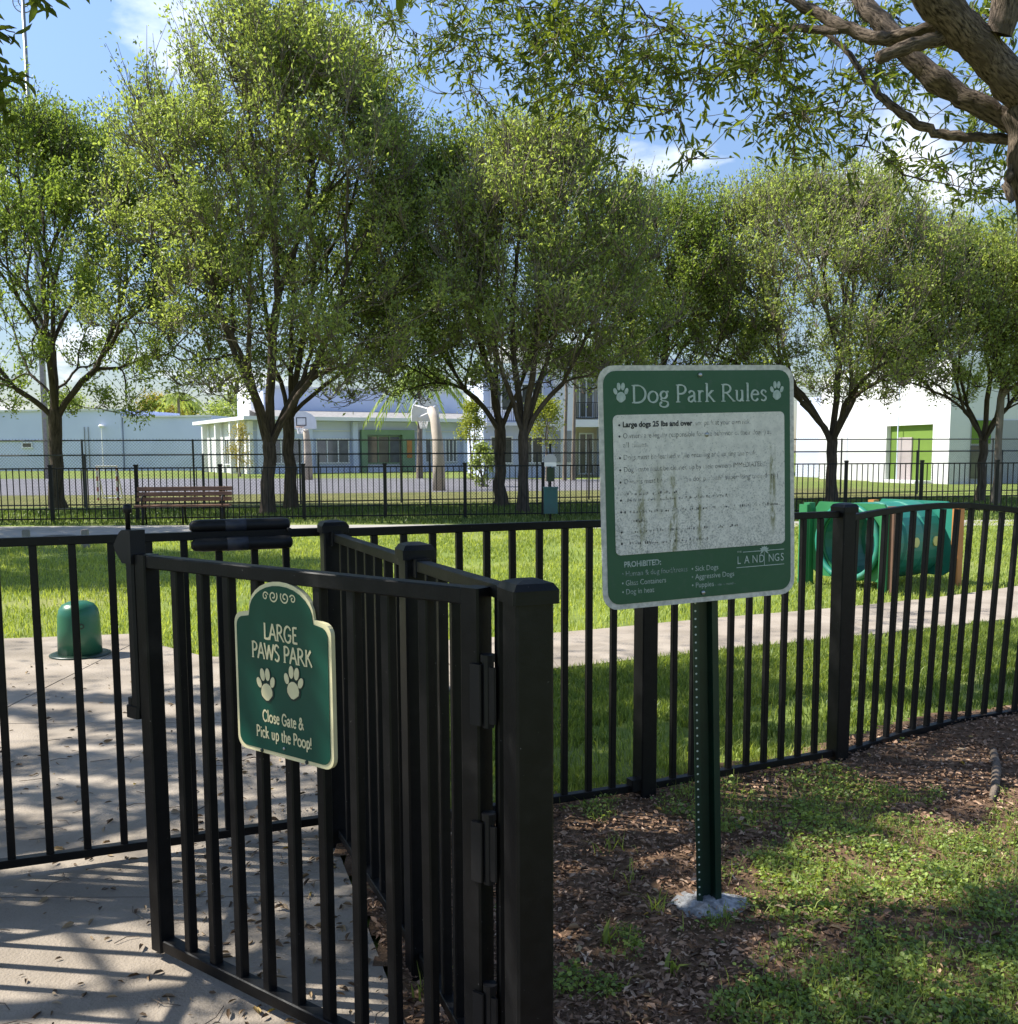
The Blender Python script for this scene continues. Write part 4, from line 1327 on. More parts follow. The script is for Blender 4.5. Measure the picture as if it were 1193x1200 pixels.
# ------------------------------------------------------------------ far picket fence
FF = [(-22.0, 20.2), (-10.35, 22.55), (-3.1, 23.25), (4.5, 24.4), (12.0, 24.6), (22.0, 24.9)]
f_far = tag(empty('picket_fence', (FF[0][0], FF[0][1], 0)), 'long low black picket fence across the far side of the lawn, behind the bench', 'fence')
ffv = np.array(FF); ffd = np.concatenate([[0], np.cumsum(np.linalg.norm(np.diff(ffv, axis=0), axis=1))])


def ffp(s):
    return (float(np.interp(s, ffd, ffv[:, 0])) - FF[0][0], float(np.interp(s, ffd, ffv[:, 1])) - FF[0][1])


far_p = MB(); far_p.box((0, 0, 0.5), (0.019, 0.019, 1.0)); _o = far_p.build('picket', M_FAR_BLACK); FAR_PICKET = _o.data; bpy.data.objects.remove(_o)
far_post = MB(); far_post.cbox((0, 0, 0.62), (0.075, 0.075, 1.26), 0.008); far_post.cbox((0, 0, 1.27), (0.095, 0.095, 0.04), 0.012); _o = far_post.build('post', M_FAR_BLACK); FAR_POST = _o.data; bpy.data.objects.remove(_o)
s_post0 = float(np.interp(-10.1, ffv[:, 0], ffd))
s_vis0, s_vis1 = float(np.interp(-13.5, ffv[:, 0], ffd)), float(np.interp(14.0, ffv[:, 0], ffd))
posts = [s_post0 + 1.83 * k for k in range(-3, 20) if 0 < s_post0 + 1.83 * k < ffd[-1]]
for s in posts:
    a = ffp(s); link('post', FAR_POST, f_far, Matrix.Translation((a[0], a[1], 0)))
for a_, b_ in zip(posts[:-1], posts[1:]):
    a, b = ffp(a_), ffp(b_)
    for z, nm in ((1.21, 'top_rail'), (1.06, 'middle_rail'), (0.1, 'bottom_rail')):
        if nm == 'middle_rail':
            continue
        m_ = MB(); m_.bar((a[0], a[1], z), (b[0], b[1], z), 0.03, 0.03); m_.build(nm, M_FAR_BLACK, f_far)
    an = math.atan2(b[1] - a[1], b[0] - a[0])
    if s_vis0 < b_ and a_ < s_vis1:
        for k in range(1, 14):
            c = ffp(a_ + (b_ - a_) * k / 14)
            link('picket', FAR_PICKET, f_far, Matrix.Translation((c[0], c[1], 0.05)) @ Matrix.Rotation(an, 4, 'Z') @ Matrix.Diagonal((1, 1, 1.15, 1)))

# ------------------------------------------------------------------ chain-link fences
def chain_link(pts, h, pitch, label, spost, mid=False):
    root = tag(empty('chain_link_fence', (pts[0][0], pts[0][1], 0)), label, 'fence')
    v = np.array(pts) - np.array(pts[0]); d = np.concatenate([[0], np.cumsum(np.linalg.norm(np.diff(v, axis=0), axis=1))])
    P = lambda s: (float(np.interp(s, d, v[:, 0])), float(np.interp(s, d, v[:, 1])))
    s = 0.6
    while s < d[-1]:
        a = P(s); m_ = MB(); m_.tube([(a[0], a[1], -0.1), (a[0], a[1], h + 0.03)], 0.03, 8); m_.build('post', M_WIRE, root); s += spost
    for z in ((h, 0.08) if not mid else (h,)):
        m_ = MB(); m_.tube([(*P(t), z) for t in np.linspace(0, d[-1], 12)], 0.022, 6); m_.build('rail', M_WIRE, root)
    # woven mesh: two families of thin slanting wires
    V, F = [], []
    w = 0.0028
    o = 0
    for sgn in (1, -1):
        for s0 in np.arange(-h, d[-1] + h, pitch):
            s1 = s0 + h
            lo, hi = max(0.0, s0), min(d[-1], s1)
            if hi - lo < 0.02:
                continue
            za, zb_ = (lo - s0), (hi - s0)
            if sgn < 0:
                za, zb_ = h - za, h - zb_
            a, b = P(lo), P(hi)
            for (dx, dz) in ((w, 0), (0, w)):
                V += [(a[0], a[1] - dz, za + 0.05 - dx), (b[0], b[1] - dz, zb_ + 0.05 - dx), (b[0], b[1] + dz, zb_ + 0.05 + dx), (a[0], a[1] + dz, za + 0.05 + dx)]
                F.append((o, o + 1, o + 2, o + 3)); o += 4
    mo = np_mesh('wire_mesh', np.array(V), np.array(F), M_WIRE, parent=root); mo['kind'] = 'stuff'
    return root


chain_link([(-24.0, 26.2), (-9.7, 27.3), (0.5, 29.0), (22.0, 34.0)], 1.5, 0.085, 'lower black chain-link fence, first of the two behind the trees', 3.05)
chain_link([(-28.0, 28.2), (-11.5, 29.4), (0.5, 32.5), (26.0, 39.0)], 1.92, 0.09, 'taller black chain-link fence, second of the two behind the trees', 3.05)

# ------------------------------------------------------------------ beyond the fences: court furniture
def hoop(px, py_base, y, rz, label, pad_curve, board_w, rimz=3.05):
    p = aty(px, py_base, y)
    root = tag(empty('basketball_hoop', (p.x, p.y, 0), rz), label, 'basketball hoop', 'basketball hoops on the court')
    m_ = MB()
    m_.tube(pad_curve, [0.27 - 0.10 * i / (len(pad_curve) - 1) for i in range(len(pad_curve))], 12)
    m_.build('padded_pole', M_CANVAS, root, True)
    tx, tz = pad_curve[-1][0], pad_curve[-1][2]
    bx = tx - 0.75
    m_ = MB()
    out = [(-board_w / 2, 0), (board_w / 2, 0), (board_w / 2, .35)] + [(board_w / 2 * math.cos(a), .35 + .65 * math.sin(a)) for a in np.linspace(0.15, math.pi - 0.15, 9)] + [(-board_w / 2, .35)]
    vs = [(bx, u, rimz - 0.1 + w) for u, w in out] + [(bx - 0.05, u, rimz - 0.1 + w) for u, w in out]
    n = len(out)
    m_.add(vs, [tuple(range(n)), tuple(range(2 * n - 1, n - 1, -1))] + [(i, i + n, (i + 1) % n + n, (i + 1) % n) for i in range(n)])
    m_.build('backboard', M_WHITEP, root)
    m_ = MB()
    for a, b, c, d in ((-.3, .3, .12, .17), (-.3, .3, .55, .6), (-.3, -.25, .17, .55), (.25, .3, .17, .55)):
        m_.box((bx - 0.054, (a + b) / 2, rimz - 0.1 + (c + d) / 2 + .05), (0.006, b - a, d - c))
    m_.build('target_square', M_LABELTAG, root)
    m_ = MB()
    for s in (-1, 1):
        m_.tube([(tx, 0, tz), (bx, s * 0.45, rimz + 0.55)], 0.035, 6)
        m_.tube([(tx, 0, tz - .1), (bx, s * 0.3, rimz + 0.05)], 0.035, 6)
    m_.build('brace', M_WHITEP, root)
    m_ = MB(); m_.tube([(bx - .3 + .23 * math.cos(a), .23 * math.sin(a), rimz) for a in np.linspace(0, 2 * math.pi, 19)], 0.018, 6, cap=False)
    m_.box((bx - 0.06, 0, rimz), (0.04, 0.12, 0.06)); m_.build('rim', M_ORANGE, root)
    m_ = MB()
    for a in np.linspace(0, 2 * math.pi, 13)[:-1]:
        m_.tube([(bx - .3 + .22 * math.cos(a), .22 * math.sin(a), rimz), (bx - .3 + .13 * math.cos(a + .25), .13 * math.sin(a + .25), rimz - .4)], 0.012, 4)
        m_.tube([(bx - .3 + .22 * math.cos(a), .22 * math.sin(a), rimz), (bx - .3 + .13 * math.cos(a - .25), .13 * math.sin(a - .25), rimz - .4)], 0.012, 4)
    m_.build('net', M_WHITEP, root)
    return root


hoop(515, 575, 41.5, R(-68), 'basketball hoop seen from behind on a curved padded pole, its board nearer the viewer', [(0.0, 0, 0), (0.0, 0, 1.2), (-0.10, 0, 2.0), (-0.45, 0, 2.9), (-0.95, 0, 3.3)], 1.2, 2.95)
hoop(362, 560, 60.0, R(-96 + 180), 'distant white basketball hoop in front of the pavilion, facing the viewer', [(0.0, 0, 0), (0.0, 0, 1.4), (-0.05, 0, 2.2), (-0.3, 0, 2.9)], 1.75, 3.05)
gp = aty(127, 583, 34.0)
gl = tag(empty('sports_goal', (gp.x, gp.y, 0), R(8)), 'small red and white sports goal frame beyond the chain-link fences at the left', 'goal')
for x, mm in ((-0.31, M_RED), (0.31, M_RED)):
    m_ = MB(); m_.cbox((x, 0, 0.55), (0.06, 0.06, 1.1), 0.01); u = m_.build('upright', mm, gl)
    for z in (0.2, 0.55, 0.9):
        m_ = MB(); m_.cbox((x, 0, z), (0.066, 0.066, 0.2), 0.01); m_.build('white_band', M_WHITEP, u)
m_ = MB(); m_.cbox((0, 0, 1.13), (0.7, 0.06, 0.05), 0.01, axis=0); m_.build('crossbar', M_WHITEP, gl)
m_ = MB()
for x in (-0.31, 0.31):
    m_.tube([(x, 0.05, 1.1), (x, 0.7, 0.05)], 0.03, 6)
m_.tube([(-.31, 0.7, .05), (.31, 0.7, .05)], 0.03, 6); m_.build('back_frame', M_WHITEP, gl)
# flood light mast with a round guard
mp_ = aty(28, 14, 66.0)
mast = tag(empty('light_mast', (mp_.x, mp_.y, 0)), 'very tall thin mast with a round wire guard at the top left', 'mast')
m_ = MB(); m_.tube([(0, 0, -0.5), (0, 0, 12), (0, 0, 33)], [0.22, 0.17, 0.09], 10); m_.build('pole', M_GALV, mast, True)
for rr, nm in ((0.68, 'outer_ring'), (0.34, 'inner_ring')):
    m_ = MB(); m_.tube([(rr * math.cos(a), 0.12, 29.3 + rr * math.sin(a)) for a in np.linspace(0, 2 * math.pi, 33)], 0.035, 6, cap=False); m_.build(nm, M_GALV, mast, True)
m_ = MB()
for k in range(12):
    a = 2 * math.pi * k / 12
    m_.tube([(0.1 * math.cos(a), .12, 29.3 + .1 * math.sin(a)), (0.67 * math.cos(a), .12, 29.3 + .67 * math.sin(a))], 0.012, 5)
m_.build('spoke', M_GALV, mast)['kind'] = 'stuff'

# ------------------------------------------------------------------ buildings
def frame_window(parent, M, w, h, mull=1, fm=None, gm=None, depth=0.12, name='window'):
    """window set in the wall plane: frame bars proud, glass recessed; M places local x right, z up, -y outwards"""
    m_ = MB()
    t = 0.09
    m_.box((0, -0.03, h / 2 - t / 2), (w, 0.12, t)); m_.box((0, -0.03, -h / 2 + t / 2), (w + .1, 0.16, t))
    for x in [-w / 2 + t / 2, w / 2 - t / 2] + [-w / 2 + w * (i + 1) / (mull + 1) for i in range(mull)]:
        m_.box((x, -0.031, 0), (t, 0.11, h - 2 * t))
    o = m_.build(name, fm or M_WHITEP, parent); o.matrix_local = M
    g = MB(); g.box((0, 0.0, 0), (w - .02, 0.03, h - .02)); g.build('pane', gm or M_GLASS, o)
    return o


def FM(x, y, z, ang=0.0):
    return Matrix.Translation((x, y, z)) @ Matrix.Rotation(ang, 4, 'Z')


# long pale wall at the left
lb = tag(empty('warehouse', (-46, 100, 0), R(-9)), 'long low white building with a blank wall in shade-blue colour at the left, behind the court', 'building')
m_ = MB(); m_.box((-20.5, 6, 2.95), (59, 12, 5.9), Matrix.Rotation(0, 3, 'Z')); m_.build('wall', M_SHADE_BLUE, lb)
m_ = MB(); m_.box((13.6, 12, 2.6), (9, 23.6, 5.2)); m_.build('side_wall', M_SHADE_BLUE, lb)
m_ = MB(); m_.box((-20.5, -0.06, 5.84), (59.1, 0.25, 0.16)); m_.box((13.65, 0.1, 5.15), (9.1, 0.25, 0.14)); m_.build('parapet', M_WHITE, lb)
m_ = MB(); m_.box((-7, -0.05, 2.9), (20, 0.12, 0.05)); m_.build('conduit', M_WHITE, lb)
frame_window(lb, FM(-0.9, -0.05, 2.5), 1.1, 0.55, 0)
for x in (5.2, 5.6):
    m_ = MB(); m_.tube([(x, -0.08, 0), (x, -0.08, 4.2)], 0.04, 6); m_.build('downpipe', M_GALV, lb)
m_ = MB(); m_.lathe([(.05, 0), (.28, .1), (.3, .2), (.15, .32)], 12, (7.2, -0.4, 4.1)); m_.tube([(7.2, -.4, 0), (7.2, -.4, 4.1)], .05, 6); m_.build('wall_lamp', M_WHITEP, lb)

# pavilion with green-framed opening
pa = tag(empty('pavilion', (-19.6, 79, 0), math.atan2(.50, .87)), 'single storey white pavilion with wide flat eaves and a green framed window, behind the court', 'building')
W1 = 21.5
m_ = MB()
m_.box((W1 / 2, 7.15, 2.05), (W1, 14, 4.1)); m_.build('wall', M_SHADE_BLUE, pa)  # same white wall as the end, with shade in its colour
m_ = MB(); m_.box((-0.16, 7.3, 2.04), (0.3, 14.6, 4.08)); m_.build('end_wall', M_WHITE, pa)
m_ = MB(); m_.box((W1 / 2 - .1, 6.9, 4.25), (W1 + 2.0, 16.6, 0.28)); m_.build('roof_slab', M_WHITE, pa)
m_ = MB()
vs = [(1.0, 0.5, 4.41), (W1 - 1, 0.5, 4.41), (W1 - 1, 4.5, 5.1), (1.0, 4.5, 5.1)]
m_.add(vs, [(0, 1, 2, 3)]); m_.add([(1.0, 4.5, 4.41), (W1 - 1, 4.5, 4.41), (W1 - 1, 4.5, 5.1), (1.0, 4.5, 5.1)], [(0, 3, 2, 1)]); m_.build('roof', M_ROOF, pa)
m_ = MB(); m_.box((W1 / 2 + 1, 9.5, 5.2), (W1 - 3, 8, 3.6)); m_.build('upper_wall', M_SHADE_BLUE, pa)
m_ = MB(); m_.box((W1 / 2 + 1, 9.4, 7.05), (W1 - 2.6, 8.3, 0.14)); m_.build('upper_coping', M_WHITE, pa)
m_ = MB(); m_.box((3.5, 9.5, 5.9), (3.0, 4, 3.0)); m_.build('roof_box', M_WHITE, pa)
m_ = MB(); m_.box((W1 / 2, 0.1, 3.35), (W1 + 0.02, 0.12, 0.08)); m_.build('string_course', M_WHITE, pa)
for k, x in enumerate((0.5, 4.4, 8.2, 14.2, 18.2, 20.9)):
    m_ = MB(); m_.cbox((x, -0.12, 2.04), (0.45, 0.5, 4.08), 0.02); m_.build('column', M_SHADE_BLUE, pa)
for x, w in ((2.6, 2.6), (6.4, 2.8), (15.4, 1.7), (17.0, 1.1), (19.4, 2.0)):
    frame_window(pa, FM(x, 0.12, 1.75), w, 2.0, 2)
gf = MB()
gf.box((9.0, -0.1, 1.75), (0.5, 0.4, 3.4)); gf.box((12.9, -0.1, 1.75), (1.1, 0.4, 3.4)); gf.box((10.8, -0.1, 3.25), (3.1, 0.4, 0.4)); gf.build('green_frame', M_SAGE, pa)
frame_window(pa, FM(10.8, 0.1, 1.85), 3.0, 2.3, 2, M_SAGE)
m_ = MB(); m_.box((12.95, -0.32, 1.9), (0.45, 0.05, 1.5)); m_.build('orange_panel', M_ORANGE, pa)
for y, w in ((2.3, 1.2), (6.4, 1.4), (9.8, 1.2)):
    frame_window(pa, FM(-0.33, y, 1.7, R(-90)), w, 2.1, 1)
m_ = MB(); m_.box((-0.36, 4.3, 1.2), (0.1, 1.0, 2.2)); m_.build('door', M_GLASS, pa)
for y in (1.0, 3.4, 8.0, 12.5):
    m_ = MB(); m_.cbox((-0.75, y, 2.04), (0.4, 0.4, 4.08), 0.02); m_.build('column', M_WHITE, pa)

# two-storey apartment block
ab = tag(empty('apartment_block', (1.0, 63, 0), R(8)), 'two storey white apartment block with balconies and olive green recesses, beside the rules sign', 'building')
m_ = MB(); m_.box((-0.35, 5.3, 3.2), (4.3, 10, 6.4)); m_.build('wall', M_SHADE_BLUE, ab)
m_ = MB(); m_.box((2.4, 4.5, 3.9), (1.2, 10, 7.8)); m_.build('wall', M_WHITE, ab)
m_ = MB(); m_.box((3.85, 5.8, 3.9), (1.7, 10, 7.8)); m_.build('recess_wall', M_CREAM, ab)
m_ = MB(); m_.box((5.75, 4.7, 3.9), (2.1, 10, 7.8)); m_.build('wall', M_SHADE_BLUE, ab)
m_ = MB(); m_.box((11.5, 6.2, 3.7), (9.4, 10, 7.4)); m_.build('wall', M_SHADE_BLUE, ab)
m_ = MB(); m_.box((3.02, 0.15, 1.55), (0.04, 1.2, 3.0)); m_.box((3.02, 0.15, 5.3), (0.04, 1.2, 3.2)); m_.build('green_return', M_OLIVE, ab)
m_ = MB(); m_.box((3.85, 0.1, 3.3), (1.66, 1.5, 0.45)); m_.build('balcony_slab', M_WHITE, ab)
m_ = MB(); m_.box((3.85, 0.2, 7.3), (1.66, 1.4, 0.6)); m_.build('lintel', M_WHITE, ab)
m_ = MB(); m_.box((3.0, 4.6, 7.95), (8.4, 11, 0.25)); m_.build('roof', M_WHITE, ab)
m_ = MB(); m_.box((-0.35, 5.2, 6.5), (4.5, 10.3, 0.2)); m_.build('lower_roof', M_WHITE, ab)


def railing(parent, x0, x1, y, z, h=1.0):
    m_ = MB()
    for zz in (z + 0.08, z + h):
        m_.box(((x0 + x1) / 2, y, zz), (x1 - x0, 0.04, 0.04))
    x = x0 + .02
    while x < x1:
        m_.box((x, y, z + h / 2), (0.025, 0.025, h - .1)); x += 0.13
    m_.build('railing', M_FAR_BLACK, parent)


railing(ab, 3.1, 4.6, -0.55, 3.55)
for z, h in ((1.45, 2.6), (4.9, 2.5)):
    frame_window(ab, FM(4.0, 0.78, z), 0.95, h, 1, M_WHITEP)
for x in (1.95, 2.62):
    m_ = MB(); m_.box((x, -0.52, 1.9), (0.36, 0.06, 1.9)); m_.build('shutter', M_GALV, ab)
for x in (-1.4, 0.5):
    frame_window(ab, FM(x, 0.27, 1.7), 1.4, 1.7, 1)
    frame_window(ab, FM(x, 0.27, 4.9), 1.4, 1.7, 1)
m_ = MB(); m_.box((-0.35, -0.3, 3.25), (4.2, 1.2, 0.2)); m_.build('balcony_slab', M_WHITE, ab)
railing(ab, -2.4, 1.7, -0.85, 3.35, 0.9)
for x in (8.5, 10.5, 12.5, 14.5):
    frame_window(ab, FM(x, 1.17, 1.7), 1.2, 1.7, 1); frame_window(ab, FM(x, 1.17, 5.0), 1.2, 1.7, 1)

# white building at the right: lit wall with a green recess, shaded wall beyond the corner
c0, c1 = at(960, 561), at(1111, 567.5)
dv = Vector((c1.x - c0.x, c1.y - c0.y)); DL = dv.length
rb = tag(empty('white_building', (c1.x, c1.y, 0), math.atan2(dv.y, dv.x)), 'tall bright white building with a green recessed doorway at the right, behind the trees', 'building')


def alongx(px):                                   # position along the lit wall for a photo column
    best, bt = 1e9, 0
    for t in np.linspace(-0.2, 1.2, 400):
        q = Vector((c0.x, c0.y)).lerp(Vector((c1.x, c1.y)), t)
        u = project(np.array([[q.x, q.y, 1.5]]))[0][0]
        if abs(u - px) < best:
            best, bt = abs(u - px), t
    return (bt - 1) * DL


xa, xb = alongx(1039), alongx(1093)
HB, ZR0, ZR1 = 5.7, 0.12, 2.75
m_ = MB()                                         # local: x along the lit wall towards the corner (0), y back into the building
m_.box(((-DL + xa) / 2, 4, HB / 2), (xa + DL, 8, HB)); m_.box((xb / 2, 4, HB / 2), (-xb, 8, HB))
m_.box(((xa + xb) / 2, 4, (HB + ZR1) / 2), (xb - xa, 8, HB - ZR1)); m_.build('lit_wall', M_WHITE, rb)
m_ = MB(); m_.box(((xa + xb) / 2, 4.1, ZR1 / 2), (xb - xa, 7.74, ZR1)); m_.build('recess_wall', M_OLIVE, rb)
m_ = MB(); m_.box(((xa + xb) / 2, -0.32, 0.06), (xb - xa - .01, 1.1, 0.12)); m_.build('door_step', M_WHITE, rb)
dx0 = xa + (xb - xa) * 0.16
xd0, xd1 = alongx(1048), alongx(1065)
m_ = MB(); m_.box(((xd0 + xd1) / 2, 0.2, 1.15), (xd1 - xd0, 0.08, 2.05)); m_.build('door', M_PINK, rb)
m_ = MB(); m_.box((-DL - 2.6, 6.0, HB / 2 - .5), (5.2, 9, HB - 1)); m_.build('wing', M_SHADE_BLUE, rb)
for x in (-DL * .35, -DL * .75):
    m_ = MB(); m_.box((x, -0.012, HB / 2), (0.05, 0.03, HB)); m_.build('wall_joint', M_SHADE_BLUE, rb)
m_ = MB(); m_.box((0.02, 4.6, 1.45), (0.05, 7.0, 2.9)); m_.build('shade_grey_panel', M_SHADE_SIGN_GREY, rb)  # grey sheet over the white end face, carrying its shade as colour
m_ = MB(); m_.box((0.055, 1.62, 2.36), (0.05, 1.0, 1.05)); m_.build('green_panel', M_OLIVE, rb)
m_ = MB(); m_.box((0.055, 1.35, 1.0), (0.05, 0.5, 1.5)); m_.build('dark_opening', M_GLASS, rb)
# the front, its shade put in as grey, runs off to the right of the corner
n2 = MB(); n2.box((0.16, 10.5, HB / 2 - .3), (0.3, 4.9, HB - .6)); n2.build('corner_wall', M_SHADE_SIGN_GREY, rb)
m_ = MB(); m_.box((-3.0, 17.3, HB / 2 - .4), (6.2, 18.4, HB - .8)); m_.build('front_wall', M_SHADE_SIGN_GREY, rb)

# ------------------------------------------------------------------ trees
def kmeans(P, k, rng, it=6):
    c = P[rng.choice(len(P), k, replace=False)]
    for _ in range(it):
        a = np.argmin(((P[:, None] - c[None]) ** 2).sum(-1), 1)
        for j in range(k):
            if (a == j).any():
                c[j] = P[a == j].mean(0)
    return a


class Wood:
    """branches of one tree as one mesh"""

    def __init__(self):
        self.V, self.F, self.o, self.K = [], [], 0, []

    def tube(self, P, r, n, cap=False):
        P = np.asarray(P, float)
        r = np.asarray(r, float)
        if cap:
            e = unit((P[-1] - P[-2])[None])[0]
            P = np.concatenate([P, P[-1:] + e * r[-1] * .25, P[-1:] + e * r[-1] * .3])
            r = np.concatenate([r, [r[-1] * .75, r[-1] * .02]])
        T = np.gradient(P, axis=0)
        T = unit(T)
        a = np.array([0, 0, 1.0]) if abs(T[0, 2]) < 0.85 else np.array([1.0, 0, 0])
        U = unit(np.cross(np.broadcast_to(a, T.shape), T))
        W = np.cross(T, U)
        an = 2 * np.pi * np.arange(n) / n
        V = P[:, None] + (U[:, None] * np.cos(an)[None, :, None] + W[:, None] * np.sin(an)[None, :, None]) * np.asarray(r)[:, None, None]
        k = len(P)
        i, j = np.meshgrid(np.arange(k - 1), np.arange(n), indexing='ij')
        f = np.stack([i * n + j, i * n + (j + 1) % n, (i + 1) * n + (j + 1) % n, (i + 1) * n + j], -1).reshape(-1, 4)
        along = np.concatenate([[0], np.cumsum(np.linalg.norm(np.diff(P, axis=0), axis=1))])
        rm = float(np.mean(r))
        K = np.stack([np.broadcast_to(np.cos(an)[None] * rm, (k, n)), np.broadcast_to(np.sin(an)[None] * rm, (k, n)), np.broadcast_to(along[:, None], (k, n))], -1)
        self.K.append(K.reshape(-1, 3) + self.o * 0.137)
        self.V.append(V.reshape(-1, 3)); self.F.append(f + self.o); self.o += k * n

    def curve(self, p0, d0, p1, r0, r1, rng, bulge=0.4, jit=0.04, n=None):
        L = np.linalg.norm(p1 - p0)
        c = p0 + d0 * L * bulge
        k = 4 if L < 1.2 else 6
        t = np.linspace(0, 1, k)[:, None]
        P = p0 * (1 - t) ** 2 + c * 2 * t * (1 - t) + p1 * t ** 2
        P[1:-1] += rng.normal(size=(k - 2, 3)) * jit * L * 0.3
        r = r0 + (r1 - r0) * t[:, 0]
        self.tube(P, r, n or (8 if r0 > 0.05 else 5 if r0 > 0.015 else 3))
        e = p1 - c
        return P, e / (np.linalg.norm(e) + 1e-9)

    def build(self, name, m, parent):
        o = np_mesh(name, np.concatenate(self.V), np.concatenate(self.F), m, smooth=True, parent=parent)
        a = o.data.attributes.new('grain', 'FLOAT_VECTOR', 'POINT')
        a.data.foreach_set('vector', np.concatenate(self.K).astype(np.float32).ravel())
        return o


class TwoWoods:
    def __init__(self, thick, thin):
        self.a, self.b = thick, thin

    def curve(self, p0, d0, p1, r0, *a, **k):
        return (self.a if r0 > 0.03 else self.b).curve(p0, d0, p1, r0, *a, **k)


def grow(W, pts, pos, d, rt, rng, twigs, depth=0, up=0.25):
    n = len(pts)
    r0 = rt * n ** 0.46
    if n == 1:
        P, e = W.curve(pos, d, pts[0], r0, rt * 0.35, rng, 0.35)
        twigs.append((P[0], P[-1], e))
        return
    c = pts.mean(0)
    fr = 0.0 if depth == 0 else rng.uniform(0.28, 0.45) if n > 6 else rng.uniform(0.35, 0.6)
    if fr > 0:
        bp = pos + (c - pos) * fr
        P, e = W.curve(pos, d, bp, r0, rt * (n * 0.85) ** 0.46, rng, 0.42)
    else:
        bp, e = pos, d
    k = (5 if depth == 0 and n > 40 else 3 if n > 30 and depth < 2 else 2)
    k = min(k, n)
    q = unit(pts - bp) * 2.0 + (pts - bp) / (np.abs(pts - bp).max() + 1e-6) * 0.6
    a = kmeans(q, k, rng) if n > k else np.arange(n)
    for j in range(k):
        s = pts[a == j]
        if len(s):
            tgt = unit((s.mean(0) - bp)[None])[0]
            dd = unit((e * 0.5 + tgt * 0.8 + np.array([0, 0, up]))[None])[0]
            grow(W, s, bp, dd, rt, rng, twigs, depth + 1, up)


def crown_points(n, cx, cy, z0, z1, Rm, prof, rng, ell=(1, 1), lobes=0.22):
    zs = np.linspace(0, 1, len(prof))
    out = []
    ph = rng.random(3) * 6.28
    while len(out) < n:
        s = rng.random() ** 0.75
        a = rng.random() * 2 * np.pi
        Rr = Rm * np.interp(s, zs, prof) * (1 + lobes * math.sin(3 * a + ph[0] + 2 * s) * 0.6 + lobes * math.sin(5 * a + ph[1] + 7 * s) * 0.4)
        q = (0.25 + 0.75 * rng.random()) ** 0.5 if s < 0.75 else rng.random() ** 0.5
        out.append((cx + Rr * q * math.cos(a) * ell[0], cy + Rr * q * math.sin(a) * ell[1], z0 + (z1 - z0) * s))
    return np.array(out)


